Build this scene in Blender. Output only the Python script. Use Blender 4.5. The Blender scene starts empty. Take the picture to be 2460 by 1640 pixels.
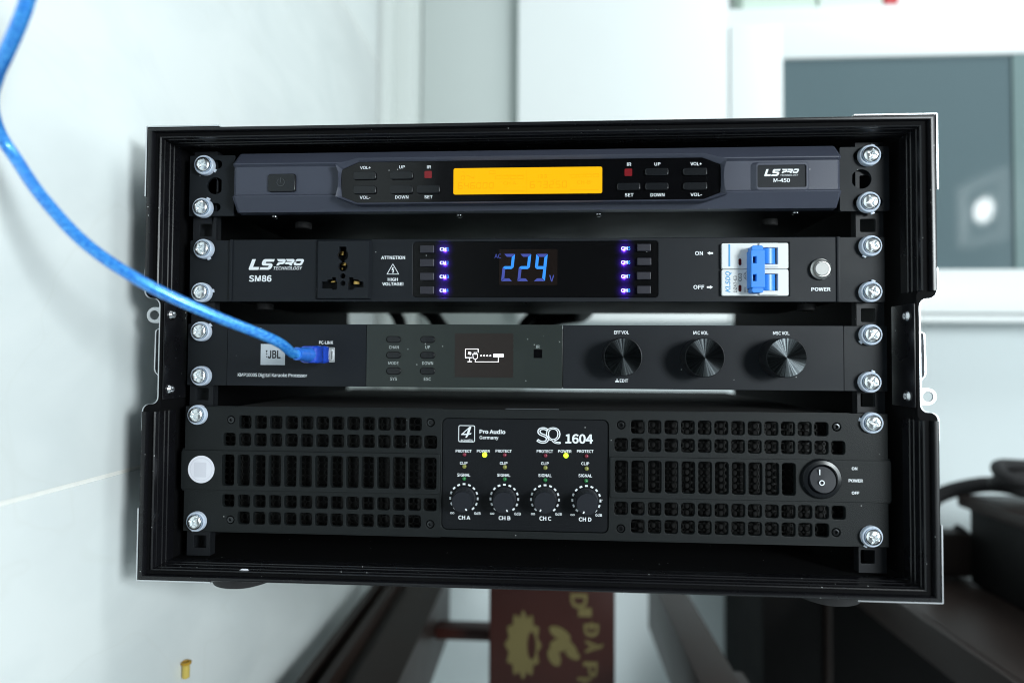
import bpy, bmesh, math, random
from mathutils import Matrix, Vector
random.seed(7)
S = bpy.context.scene
COL = S.collection
# ------------------------------------------------------------------ camera
CAM = Vector((0.0166040526, -0.431667933, -0.00694954006))
ROT = Matrix(((0.99819918, -0.0598056, -0.00465765),
              (0.05965433, 0.99783385, -0.02773019),
              (0.00630598, 0.02740241, 0.99960459)))      # columns: right, forward, up
FPX, PW, PH = 1500.0, 2460.0, 1640.0
cam = bpy.data.cameras.new('camera')
cam.sensor_width = 36; cam.lens = FPX / PW * 36
cam.clip_start = 0.01; cam.clip_end = 60
cam.dof.use_dof = True; cam.dof.focus_distance = 0.430; cam.dof.aperture_fstop = 2.5
co = bpy.data.objects.new('camera', cam); COL.objects.link(co)
r, f, u = ROT.col[0], ROT.col[1], ROT.col[2]
co.matrix_world = Matrix(((r.x, u.x, -f.x, CAM.x), (r.y, u.y, -f.y, CAM.y), (r.z, u.z, -f.z, CAM.z), (0, 0, 0, 1)))
S.camera = co
# ------------------------------------------------------------------ world and lamps
wd = bpy.data.worlds.new('World'); S.world = wd; wd.use_nodes = True
wd.node_tree.nodes['Background'].inputs[0].default_value = (0.80, 0.93, 1.0, 1)
wd.node_tree.nodes['Background'].inputs[1].default_value = 0.20
S.view_settings.view_transform = 'Standard'; S.view_settings.look = 'None'
S.view_settings.exposure = 0.07; S.view_settings.gamma = 1.0
S.cycles.filter_width = 1.0; S.cycles.max_bounces = 8; S.cycles.sample_clamp_indirect = 4
def area(name, loc, target, size, power, color=(1, 1, 1), size_y=None):
    l = bpy.data.lights.new(name, 'AREA'); l.energy = power; l.color = color
    l.shape = 'RECTANGLE' if size_y else 'DISK'; l.size = size
    if size_y: l.size_y = size_y
    o = bpy.data.objects.new(name, l); COL.objects.link(o); o.location = loc
    o.rotation_euler = (Vector(target) - Vector(loc)).to_track_quat('-Z', 'Y').to_euler()
    return o
area('key_lamp', (1.10, -1.20, 0.26), (0, 0, 0), 0.42, 24, (0.90, 0.975, 1.0))
area('fill_lamp', (2.35, -2.0, 0.0), (0, 0.2, 0), 1.0, 34, (0.86, 0.97, 1.0))
area('back_lamp', (1.2, -0.1, 1.5), (0.0, 0.7, 0.3), 0.9, 15, (0.92, 0.99, 1.0))

# ------------------------------------------------------------------ measuring
ZM = {'A': (320, 260, 4.055), 'B': (800, 340, 3.92), 'C': (1300, 340, 3.92), 'D': (1700, 260, 4.055),
      'E': (320, 540, 3.92), 'F': (880, 560, 3.92), 'G': (1400, 560, 3.92), 'H': (1680, 540, 3.92),
      'a': (300, 720, 3.92), 'b': (840, 740, 3.92), 'c': (1340, 740, 3.26667), 'd': (1960, 640, 3.92),
      'e': (320, 940, 3.0154), 'f': (1040, 980, 5.0587), 'g': (1440, 960, 2.73488),
      'u': (720, 800, 19.6), 's': (0, 0, 1.0), 'q': (1100, 1440, 5.88), 'v': (1700, 1040, 2.61316)}
def at(z, x, y, Y=0.0):
    ox, oy, s = ZM[z]
    px, py = ox + x / s, oy + y / s
    d = ROT @ Vector(((px - PW / 2) / FPX, 1.0, -(py - PH / 2) / FPX))
    return CAM + d * ((Y - CAM.y) / d.y)
def rc(z, x0, y0, x1, y1, Y=0.0):
    """axis-aligned rectangle (x0, x1, z0, z1) in the plane Y that a measured box covers"""
    xm, ym = (x0 + x1) / 2, (y0 + y1) / 2
    return (at(z, x0, ym, Y).x, at(z, x1, ym, Y).x, at(z, xm, y1, Y).z, at(z, xm, y0, Y).z)
def mm(z, n, Y=0.0):
    return n / ZM[z][2] * (Y - CAM.y) / FPX

# ------------------------------------------------------------------ materials
def lin(h):
    h = h.lstrip('#'); c = [int(h[i:i + 2], 16) / 255 for i in (0, 2, 4)]
    return tuple(v / 12.92 if v <= .04045 else ((v + .055) / 1.055) ** 2.4 for v in c) + (1,)
def mat(name, color, rough=0.5, metal=0.0, coat=0.0, spec=0.5, emit=None, estr=0.0, grain=0.0, gscale=2500, dust=0.0,
        mottle=0.0, mscale=30, trans=0.0, ior=1.45, aniso=0.0, sss=0.0):
    m = bpy.data.materials.new(name); m.use_nodes = True
    nt = m.node_tree; b = nt.nodes['Principled BSDF']
    c = tuple(color) if len(color) == 4 else tuple(color) + (1,)
    b.inputs['Base Color'].default_value = c
    b.inputs['Roughness'].default_value = rough; b.inputs['Metallic'].default_value = metal
    b.inputs['Coat Weight'].default_value = coat; b.inputs['Coat Roughness'].default_value = 0.08
    b.inputs['Specular IOR Level'].default_value = spec; b.inputs['IOR'].default_value = ior
    b.inputs['Transmission Weight'].default_value = trans
    b.inputs['Subsurface Weight'].default_value = sss
    if sss: b.inputs['Subsurface Radius'].default_value = (.002, .003, .004); b.inputs['Subsurface Scale'].default_value = 1.0
    N = nt.nodes.new; L = nt.links.new
    if emit:
        b.inputs['Emission Color'].default_value = tuple(emit)[:3] + (1,); b.inputs['Emission Strength'].default_value = estr
    tc = N('ShaderNodeTexCoord')
    src = None
    if mottle:
        n = N('ShaderNodeTexNoise'); n.inputs['Scale'].default_value = mscale; n.inputs['Detail'].default_value = 4
        L(tc.outputs['Object'], n.inputs['Vector'])
        mx = N('ShaderNodeMix'); mx.data_type = 'RGBA'
        mx.inputs[6].default_value = tuple(v * (1 - mottle) for v in c[:3]) + (1,)
        mx.inputs[7].default_value = tuple(min(1, v * (1 + mottle)) for v in c[:3]) + (1,)
        L(n.outputs['Fac'], mx.inputs[0]); src = mx.outputs[2]
        mr = N('ShaderNodeMapRange'); mr.inputs[3].default_value = max(.02, rough - .08); mr.inputs[4].default_value = min(1, rough + .08)
        L(n.outputs['Fac'], mr.inputs[0]); L(mr.outputs[0], b.inputs['Roughness'])
    if dust:
        v = N('ShaderNodeTexVoronoi'); v.inputs['Scale'].default_value = 170
        L(tc.outputs['Object'], v.inputs['Vector'])
        a = N('ShaderNodeMath'); a.operation = 'LESS_THAN'; a.inputs[1].default_value = 0.065; L(v.outputs['Distance'], a.inputs[0])
        sp = N('ShaderNodeSeparateColor'); L(v.outputs['Color'], sp.inputs[0])
        g = N('ShaderNodeMath'); g.operation = 'LESS_THAN'; g.inputs[1].default_value = dust; L(sp.outputs[0], g.inputs[0])
        p = N('ShaderNodeMath'); p.operation = 'MULTIPLY'; L(a.outputs[0], p.inputs[0]); L(g.outputs[0], p.inputs[1])
        mx = N('ShaderNodeMix'); mx.data_type = 'RGBA'; mx.inputs[6].default_value = c; mx.inputs[7].default_value = (.35, .36, .36, 1)
        if src: L(src, mx.inputs[6])
        L(p.outputs[0], mx.inputs[0]); src = mx.outputs[2]
    if src: L(src, b.inputs['Base Color'])
    if grain:
        n = N('ShaderNodeTexNoise'); n.inputs['Scale'].default_value = gscale; n.inputs['Detail'].default_value = 2
        L(tc.outputs['Object'], n.inputs['Vector'])
        bp = N('ShaderNodeBump'); bp.inputs['Strength'].default_value = grain; bp.inputs['Distance'].default_value = 0.0003
        L(n.outputs['Fac'], bp.inputs['Height']); L(bp.outputs['Normal'], b.inputs['Normal'])
    if aniso:
        b.inputs['Anisotropic'].default_value = aniso
        t = N('ShaderNodeTangent'); t.direction_type = 'RADIAL'; t.axis = 'Y'; L(t.outputs[0], b.inputs['Tangent'])
    return m
M = {}
def knobtop():
    m = mat('dark_metal_with_glints', (.10, .115, .125), .22, metal=1.0, aniso=.9); nt = m.node_tree; N = nt.nodes.new; L = nt.links.new
    b = nt.nodes['Principled BSDF']; tc = N('ShaderNodeTexCoord'); sp = N('ShaderNodeSeparateXYZ'); L(tc.outputs['Generated'], sp.inputs[0])
    sub = []
    for k in ('X', 'Z'):
        a = N('ShaderNodeMath'); a.operation = 'SUBTRACT'; a.inputs[1].default_value = .5; L(sp.outputs[k], a.inputs[0]); sub.append(a)
    at2 = N('ShaderNodeMath'); at2.operation = 'ARCTAN2'; L(sub[1].outputs[0], at2.inputs[0]); L(sub[0].outputs[0], at2.inputs[1])
    n = N('ShaderNodeTexNoise'); n.noise_dimensions = '1D'; n.inputs['Scale'].default_value = 9; n.inputs['Detail'].default_value = 5; n.inputs['Roughness'].default_value = .75
    L(at2.outputs[0], n.inputs['W'])
    cr = N('ShaderNodeValToRGB'); e = cr.color_ramp.elements
    e[0].position = .42; e[0].color = (.016, .019, .022, 1); e[1].position = .76; e[1].color = (.20, .225, .235, 1)  # bright highlight streaks painted into the base colour by angle
    L(n.outputs['Fac'], cr.inputs[0]); L(cr.outputs[0], b.inputs['Base Color'])
    return m
M['case'] = mat('black_case_plastic', (.0055, .0055, .0068), .28, spec=.4, grain=.05, gscale=900, dust=.35, mottle=.25, mscale=25)
M['case_in'] = mat('black_case_lining', (.003, .003, .0035), .8, spec=.1, dust=.15)
M['rail'] = mat('black_rack_rail', (.0075, .0085, .0105), .5, spec=.3, grain=.15, gscale=3000, dust=.05)
M['ear'] = mat('black_powder_coat', (.0064, .0082, .0106), .55, spec=.26, grain=.25, gscale=2600, dust=.10, mottle=.16)
M['panel'] = mat('anodised_black_panel', (.0064, .0082, .0112), .55, spec=.26, grain=.2, gscale=2600, dust=.10, mottle=.16)
M['dark'] = mat('dark_chassis_steel', (.003, .0035, .004), .5, spec=.18, mottle=.2)
M['slate'] = mat('slate_moulded_plastic', (.043, .048, .069), .42, spec=.4, grain=.22, gscale=2200, dust=.05, mottle=.06)
M['glass'] = mat('black_gloss_acrylic', (.0022, .0022, .0027), .10, spec=.4, dust=.25)
M['smoke'] = mat('smoked_display_window', (.0100, .0070, .0062), .16, spec=.35, dust=.05)
M['button'] = mat('black_gloss_button', (.006, .007, .0085), .24, spec=.45)
M['btn2'] = mat('charcoal_key', (.019, .0185, .026), .38)
M['print'] = mat('white_print', (.70, .73, .76), .6)
M['printg'] = mat('grey_print', (.36, .39, .39), .6)
M['silver'] = mat('silver_print', (.46, .50, .54), .45, metal=.15)
M['ink'] = mat('black_ink', (.02, .02, .024), .6)
M['red'] = mat('red_sensor_window', (.16, .008, .012), .25)
M['hole'] = mat('matt_black', (.003, .003, .003), .9)
M['chrome'] = mat('zinc_plated_screw', (.92, .95, .97), .27, metal=1.0, grain=.10, gscale=1200)
M['washer'] = mat('milky_plastic_washer', (.50, .56, .66), .35, sss=.25)
M['alu'] = mat('zinc_sheet', (.62, .64, .66), .32, metal=.85, grain=.06, mottle=.08)
M['rivet'] = mat('rivet_steel', (.55, .56, .58), .22, metal=1.0)
M['brass'] = mat('brass_contact', (.62, .40, .12), .3, metal=1.0)
M['lcd'] = mat('amber_lcd_backlight', (.02, .01, .0), .4, spec=.2, emit=(1.0, .50, .0), estr=1.04)
M['lcdseg'] = mat('lcd_segment', (.02, .01, .0), .4, spec=.2, emit=(.97, .42, .0), estr=1.0)
M['white'] = mat('white_breaker_plastic', (.62, .64, .64), .4, mottle=.03)
M['blue'] = mat('blue_lever_plastic', (.030, .215, .70), .34)
M['blueprint'] = mat('blue_print', (.05, .28, .55), .5)
M['darkred'] = mat('dark_red_indicator', (.07, .004, .006), .3)
M['steel'] = mat('brushed_steel', (.42, .42, .41), .3, metal=1.0, aniso=.7)
M['steel2'] = mat('satin_steel', (.40, .40, .39), .6, metal=.35, spec=.3)
M['chface'] = mat('lit_channel_letters', (0, 0, 0), .5, spec=0, emit=(.62, .72, 1.0), estr=2.2)
M['chnum'] = mat('lit_channel_digits', (0, 0, 0), .5, spec=0, emit=(.04, .40, .95), estr=1.3)
M['seg'] = mat('blue_led_segment', (.02, .1, .3), .4, emit=(.012, .20, .74), estr=.95)
M['segdim'] = mat('dim_led_segment', (.02, .03, .15), .4, emit=(.030, .040, .20), estr=.9)
M['mid'] = mat('grey_green_gloss_panel', (.0165, .0215, .020), .36, spec=.45, dust=.3, mottle=.06)
M['oled'] = mat('brown_black_screen', (.020, .016, .0145), .3, spec=.4, dust=.08)
M['oledlit'] = mat('lit_screen_icon', (.8, .8, .8), .5, emit=(.95, .93, 1.0), estr=1.3)
M['knobtop'] = knobtop()
M['knobside'] = mat('black_knob_side', (.012, .013, .015), .35, metal=.3)
M['amp'] = mat('coarse_black_powder_coat', (.0064, .0082, .0088), .55, spec=.27, grain=.5, gscale=1500, dust=.06, mottle=.12)
M['ampc'] = mat('satin_black_plate', (.0042, .0052, .0070), .46, spec=.26, grain=.3, gscale=1700, dust=.08)
M['mesh'] = mat('black_perforated_steel', (.0045, .0045, .0042), .45, spec=.3)
M['knob'] = mat('soft_black_knob', (.0085, .0100, .0145), .55, spec=.32)
M['sticker'] = mat('white_sticker', (.72, .72, .78), .5)
M['sticker2'] = mat('pale_grey_print', (.62, .62, .68), .5)
M['usb'] = mat('blue_translucent_plastic', (.012, .06, .46), .22, coat=.5, sss=.2, mottle=.35, mscale=260)
M['usb2'] = mat('blue_boot_plastic', (.03, .16, .62), .25, coat=.5, sss=.2, mottle=.35, mscale=300)
M['rubber'] = mat('black_rubber', (.016, .015, .016), .7, mottle=.2)
M['ledr'] = mat('dark_red_led', (.16, .012, .03), .2, coat=.5)
M['ledy'] = mat('olive_led', (.20, .20, .045), .2, coat=.5)
M['ledg'] = mat('green_led', (.012, .14, .035), .2, coat=.5)
M['ledon'] = mat('lit_green_led', (.5, .9, .05), .3, emit=(.62, 1.0, .015), estr=1.4)
M['wood'] = mat('dark_lacquered_wood', (.0185, .0112, .0088), .42, spec=.25, mottle=.35, mscale=14)
M['redwood'] = mat('red_lacquered_wood', (.034, .0085, .0060), .40, spec=.35, mottle=.4, mscale=10)
M['gold'] = mat('gold_paint', (.125, .10, .032), .5)
M['cab'] = mat('white_cabinet_lacquer', (.79, .825, .82), .4, mottle=.02, mscale=4)
M['cabside'] = mat('pale_wall_paint', (.60, .64, .62), .7, mottle=.03, mscale=3)
M['greywall'] = mat('cool_grey_plaster', (.74, .80, .81), .8, mottle=.04, mscale=3)
M['tv'] = mat('blue_grey_glass', (.11, .155, .17), .03)
M['edge'] = mat('grey_brown_board', (.034, .0255, .0232), .45, spec=.3, mottle=.2, mscale=9)
M['screen'] = mat('black_vinyl_side', (.0016, .0015, .0015), .5, spec=.2, mottle=.3)
M['blackbox'] = mat('black_cabinet_vinyl', (.0016, .0013, .0013), .6, spec=.12, mottle=.2, mscale=30)
M['tabletop'] = mat('espresso_table_veneer', (.030, .0195, .0165), .4, spec=.3, mottle=.35, mscale=9)
M['lamp'] = mat('lit_diffuser', (1, 1, 1), .5, emit=(.95, 1, 1), estr=28)
M['book'] = mat('pale_green_cover', (.55, .66, .58), .6)
M['paper'] = mat('paper', (.75, .74, .68), .7)
M['redbox'] = mat('red_card', (.45, .02, .03), .5)
def marble():
    m = mat('white_marble_tile', (.8, .85, .85), .24); nt = m.node_tree; N = nt.nodes.new; L = nt.links.new
    b = nt.nodes['Principled BSDF']; tc = N('ShaderNodeTexCoord')
    mp = N('ShaderNodeMapping'); mp.inputs['Scale'].default_value = (1, 1.0, 1.6); mp.inputs['Rotation'].default_value = (.5, 0, 0)
    L(tc.outputs['Object'], mp.inputs['Vector'])
    n = N('ShaderNodeTexNoise'); n.inputs['Scale'].default_value = 7; n.inputs['Detail'].default_value = 6; n.inputs['Distortion'].default_value = .9
    L(mp.outputs[0], n.inputs['Vector'])
    cr = N('ShaderNodeValToRGB'); e = cr.color_ramp.elements
    e[0].position = .30; e[0].color = (.655, .700, .700, 1); e[1].position = .62; e[1].color = (.730, .770, .765, 1)
    L(n.outputs['Fac'], cr.inputs[0])
    w = N('ShaderNodeTexNoise'); w.inputs['Scale'].default_value = 3.2; w.inputs['Detail'].default_value = 3; w.inputs['Distortion'].default_value = 1.6
    L(mp.outputs[0], w.inputs['Vector'])
    s = N('ShaderNodeMath'); s.operation = 'SUBTRACT'; s.inputs[1].default_value = .5; L(w.outputs['Fac'], s.inputs[0])
    a = N('ShaderNodeMath'); a.operation = 'ABSOLUTE'; L(s.outputs[0], a.inputs[0])
    r2 = N('ShaderNodeMapRange'); r2.inputs[1].default_value = 0; r2.inputs[2].default_value = .012; r2.inputs[3].default_value = .12; r2.inputs[4].default_value = 0
    L(a.outputs[0], r2.inputs[0])
    mx = N('ShaderNodeMix'); mx.data_type = 'RGBA'; mx.inputs[7].default_value = (.60, .62, .58, 1)
    L(cr.outputs[0], mx.inputs[6]); L(r2.outputs[0], mx.inputs[0]); L(mx.outputs[2], b.inputs['Base Color'])
    return m
M['marble'] = marble()
M['grout'] = mat('cream_grout', (.80, .80, .76), .8, mottle=.06, mscale=200)
def cable_mat():
    m = mat('blue_cable_over_braid', (.02, .2, .8), .2, coat=.6); nt = m.node_tree; N = nt.nodes.new; L = nt.links.new
    b = nt.nodes['Principled BSDF']; tc = N('ShaderNodeTexCoord')
    mp = N('ShaderNodeMapping'); mp.inputs['Scale'].default_value = (150, 150, 260); L(tc.outputs['Object'], mp.inputs[0])
    n = N('ShaderNodeTexNoise'); n.inputs['Scale'].default_value = 3; n.inputs['Detail'].default_value = 3; L(mp.outputs[0], n.inputs['Vector'])
    cr = N('ShaderNodeValToRGB'); e = cr.color_ramp.elements
    e[0].position = .36; e[0].color = (.016, .19, .72, 1); e[1].position = .70; e[1].color = (.09, .45, .95, 1)
    L(n.outputs['Fac'], cr.inputs[0]); L(cr.outputs[0], b.inputs['Base Color'])
    b.inputs['Metallic'].default_value = .35; b.inputs['Roughness'].default_value = .34
    return m
M['cable'] = cable_mat()

import os
try:        # Blender's own interface face when it is there, else the built-in one
    FONT = bpy.data.fonts.load(os.path.join(bpy.utils.system_resource('DATAFILES'), 'fonts', 'Noto Sans CJK Regular.woff2'))
except Exception:
    FONT = None
# ------------------------------------------------------------------ mesh building
class MB:
    def __init__(s): s.v = []; s.f = []
    def add(s, verts, faces):
        o = len(s.v); s.v += [tuple(v) for v in verts]; s.f += [tuple(i + o for i in f) for f in faces]; return s
    def mesh(s, me, mtx=None):
        vs = [v.co if mtx is None else mtx @ v.co for v in me.vertices]
        return s.add(vs, [tuple(p.vertices) for p in me.polygons])
    def box(s, x0, x1, y0, y1, z0, z1, bev=0.0):
        if bev <= 0:
            return s.add([(x0, y0, z0), (x1, y0, z0), (x1, y1, z0), (x0, y1, z0), (x0, y0, z1), (x1, y0, z1), (x1, y1, z1), (x0, y1, z1)],
                         [(0, 3, 2, 1), (4, 5, 6, 7), (0, 1, 5, 4), (1, 2, 6, 5), (2, 3, 7, 6), (3, 0, 4, 7)])
        bm = bmesh.new(); bmesh.ops.create_cube(bm, size=1)
        for v in bm.verts:
            v.co = Vector(((x0 + x1) / 2 + v.co.x * (x1 - x0), (y0 + y1) / 2 + v.co.y * (y1 - y0), (z0 + z1) / 2 + v.co.z * (z1 - z0)))
        bmesh.ops.bevel(bm, geom=bm.edges[:], offset=bev, segments=2, profile=.6, affect='EDGES')
        bm.verts.index_update(); s.add([v.co for v in bm.verts], [[v.index for v in fc.verts] for fc in bm.faces]); bm.free(); return s
    def lathe(s, c, prof, n=32, axis='y', cap0=True, cap1=True):
        """prof: (radius, distance along axis); axis y distances are world offsets"""
        vs = []; fs = []
        for (rr, d) in prof:
            for k in range(n):
                a = 2 * math.pi * k / n; p, q = rr * math.cos(a), rr * math.sin(a)
                vs.append({'y': (c[0] + p, c[1] + d, c[2] + q), 'x': (c[0] + d, c[1] + p, c[2] + q), 'z': (c[0] + p, c[1] + q, c[2] + d)}[axis])
        for i in range(len(prof) - 1):
            for k in range(n):
                k2 = (k + 1) % n
                fs.append((i * n + k, i * n + k2, (i + 1) * n + k2, (i + 1) * n + k))
        if cap0: fs.append(tuple(range(n - 1, -1, -1)))
        if cap1: fs.append(tuple((len(prof) - 1) * n + k for k in range(n)))
        return s.add(vs, fs)
    def tube(s, pts, rad, n=12, caps=True):
        pts = [Vector(p) for p in pts]; rings = []; up = Vector((.13, .3, .95)).normalized()
        for i, p in enumerate(pts):
            t = (pts[min(i + 1, len(pts) - 1)] - pts[max(i - 1, 0)]).normalized()
            a = t.cross(up).normalized(); b = a.cross(t); up = b
            rr = rad[i] if isinstance(rad, (list, tuple)) else rad
            rings.append([p + a * rr * math.cos(2 * math.pi * k / n) + b * rr * math.sin(2 * math.pi * k / n) for k in range(n)])
        fs = []
        for i in range(len(pts) - 1):
            for k in range(n):
                k2 = (k + 1) % n; fs.append((i * n + k, i * n + k2, (i + 1) * n + k2, (i + 1) * n + k))
        if caps: fs.append(tuple(range(n - 1, -1, -1))); fs.append(tuple((len(pts) - 1) * n + k for k in range(n)))
        return s.add([v for rg in rings for v in rg], fs)
    def loft(s, loops, closed=True, cap=False):
        n = len(loops[0]); fs = []
        for i in range(len(loops) - 1):
            for k in range(n if closed else n - 1):
                k2 = (k + 1) % n; fs.append((i * n + k, i * n + k2, (i + 1) * n + k2, (i + 1) * n + k))
        if cap: fs.append(tuple((len(loops) - 1) * n + k for k in range(n)))
        return s.add([v for lp in loops for v in lp], fs)
    def plate(s, outer, holes=(), y0=0.0, y1=0.001, bev=0.0, bseg=1):
        return s.mesh(curve_mesh([outer] + list(holes), y1 - y0, bev, bseg), Matrix(((1, 0, 0, 0), (0, 0, -1, (y0 + y1) / 2), (0, 1, 0, 0), (0, 0, 0, 1))))
    def build(s, name, m, parent=None, smooth=35, fix=True, loc=None):
        me = bpy.data.meshes.new(name); me.from_pydata(s.v, [], s.f)
        if fix:
            bm = bmesh.new(); bm.from_mesh(me); bmesh.ops.recalc_face_normals(bm, faces=bm.faces[:]); bm.to_mesh(me); bm.free()
        me.materials.append(m)
        if smooth: me.shade_smooth(); me.set_sharp_from_angle(angle=math.radians(smooth))
        return link(name, me, parent)
WORLD = {}
def link(name, me, parent=None):
    o = bpy.data.objects.new(name, me); COL.objects.link(o)
    if parent is not None:
        o.parent = parent; o.location = -WORLD.get(parent, Vector((0, 0, 0)))
    WORLD[o] = Vector((0, 0, 0))
    return o
def curve_mesh(loops, thick, bev=0.0, bseg=1):
    c = bpy.data.curves.new('tmp', 'CURVE'); c.dimensions = '2D'; c.fill_mode = 'BOTH'
    for lp in loops:
        sp = c.splines.new('POLY'); sp.points.add(len(lp) - 1)
        for i, (x, y) in enumerate(lp): sp.points[i].co = (x, y, 0, 1)
        sp.use_cyclic_u = True
    c.extrude = max(0, thick / 2 - bev); c.bevel_depth = bev; c.bevel_resolution = bseg; c.offset = -bev
    return solid(c)
def solid(c):
    o = bpy.data.objects.new('tmp', c); COL.objects.link(o)
    dg = bpy.context.evaluated_depsgraph_get()
    me = bpy.data.meshes.new_from_object(o.evaluated_get(dg), depsgraph=dg)
    bpy.data.objects.remove(o); bpy.data.curves.remove(c)
    return me
def thing(name, label, cat, loc=(0, 0, 0), group=None):
    o = bpy.data.objects.new(name, None); COL.objects.link(o); o.location = loc; o.empty_display_size = .02
    WORLD[o] = Vector(loc); return tag(o, label, cat, group)
def tag(o, label, cat, group=None):
    o['label'] = label; o['category'] = cat
    if group: o['group'] = group
    return o
def rr(x0, x1, z0, z1, rad, n=5):
    rad = min(rad, (x1 - x0) / 2 - 1e-6, (z1 - z0) / 2 - 1e-6); pts = []
    for cx, cz, a0 in ((x1 - rad, z1 - rad, 0), (x0 + rad, z1 - rad, 90), (x0 + rad, z0 + rad, 180), (x1 - rad, z0 + rad, 270)):
        for k in range(n + 1):
            a = math.radians(a0 + 90 * k / n); pts.append((cx + rad * math.cos(a), cz + rad * math.sin(a)))
    return pts
def circ(x, z, rad, n=28, a0=0, a1=360):
    m = n if a1 - a0 >= 360 else n + 1
    return [(x + rad * math.cos(math.radians(a0 + (a1 - a0) * k / n)), z + rad * math.sin(math.radians(a0 + (a1 - a0) * k / n))) for k in range(m)]
def rect(x0, x1, z0, z1): return [(x0, z0), (x1, z0), (x1, z1), (x0, z1)]
def zpoly(z, pts, Y): return [(lambda p: (p.x, p.z))(at(z, x, y, Y)) for x, y in pts]
def fit2d(vs, box, rot=0):
    """fit 2-D points into box = (x0, x1, z0, z1)"""
    if rot == 90: vs = [(-y, x) for x, y in vs]
    if rot == -90: vs = [(y, -x) for x, y in vs]
    xs = [v[0] for v in vs]; ys = [v[1] for v in vs]
    sx = (box[1] - box[0]) / max(1e-9, max(xs) - min(xs)); sy = (box[3] - box[2]) / max(1e-9, max(ys) - min(ys))
    return [(box[0] + (x - min(xs)) * sx, box[2] + (y - min(ys)) * sy) for x, y in vs]
def text(mb, s, z, x0, y0, x1, y1, Y, bold=0.0, shear=0.0, rot=0, thick=0.00012, space=1.0, outline=0.0):
    c = bpy.data.curves.new('tmp', 'FONT'); c.body = s; c.size = 1; c.shear = shear; c.space_character = space; c.resolution_u = 4
    if FONT: c.font = FONT
    if outline:
        if FONT: outline *= .45
        c.fill_mode = 'NONE'; c.bevel_depth = outline; c.bevel_resolution = 0
    else:
        c.offset = min(bold * .4, .0125) if FONT else bold * .8
    me = solid(c)
    box = rc(z, x0, y0, x1, y1, Y)
    pts = fit2d([(v.co.x, v.co.y) for v in me.vertices], box, rot)
    if outline:
        mb.add([(p[0], Y - thick / 2 - me.vertices[i].co.z * .002, p[1]) for i, p in enumerate(pts)], [tuple(q.vertices) for q in me.polygons])
    else:
        n = len(pts); fs = [tuple(q.vertices) for q in me.polygons]
        mb.add([(p[0], Y - thick, p[1]) for p in pts], fs)
        if thick > .0003: mb.add([(p[0], Y - thick * .35, p[1]) for p in pts], [tuple(reversed(q)) for q in fs])
    bpy.data.meshes.remove(me); return mb
def print_(par, s, z, x0, y0, x1, y1, Y, m='print', name='lettering', **k):
    return text(MB(), s, z, x0, y0, x1, y1, Y, **k).build(name, M[m], par, smooth=0, fix=False)
def strokes(mb, segs, w, Y, thick=0.00012):
    """flat bars along 2-D polylines"""
    for a, b in segs:
        a = Vector(a); b = Vector(b); d = (b - a).normalized() * w / 2; n = Vector((-d.y, d.x))
        mb.box
        p = [a - d + n, b + d + n, b + d - n, a - d - n]
        mb.add([(q.x, Y - thick, q.y) for q in p] + [(q.x, Y, q.y) for q in p], [(0, 1, 2, 3), (0, 4, 5, 1), (1, 5, 6, 2), (2, 6, 7, 3), (3, 7, 4, 0)])
    return mb
LOGO = [[(345, 300), (455, 300), (370, 540), (565, 540), (540, 628), (250, 628), (232, 600)],
 [(735, 300), (1052, 300), (1020, 380), (790, 380), (760, 400), (775, 425), (900, 425), (960, 440), (985, 480), (965, 540), (925, 595), (860, 625), (575, 625), (605, 548), (830, 548), (865, 520), (860, 498), (680, 495), (645, 460), (650, 400), (685, 330)],
 [(1120, 300), (1360, 300), (1390, 325), (1390, 360), (1350, 430), (1300, 458), (1210, 458), (1175, 498), (1097, 498), (1140, 420), (1180, 390), (1290, 385), (1312, 365), (1155, 362)],
 [(1400, 300), (1640, 300), (1670, 330), (1665, 365), (1620, 430), (1580, 450), (1600, 498), (1525, 498), (1495, 458), (1365, 455), (1400, 390), (1570, 387), (1595, 365), (1435, 362)],
 [(1750, 300), (1930, 300), (1962, 325), (1960, 360), (1900, 470), (1850, 498), (1680, 498), (1645, 470), (1645, 430), (1668, 390), (1730, 390), (1712, 432), (1820, 434), (1850, 420), (1885, 362), (1695, 360), (1712, 325)]]
def logo(par, box, Y):
    mb = MB(); sx = (box[1] - box[0]) / 1730; sz = (box[3] - box[2]) / 328
    for lp in LOGO: mb.plate([(box[0] + (x - 232) * sx, box[3] - (y - 300) * sz) for x, y in lp], (), Y - .00015, Y + .0001)
    return mb.build('logo', M['print'], par, smooth=0)
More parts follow.
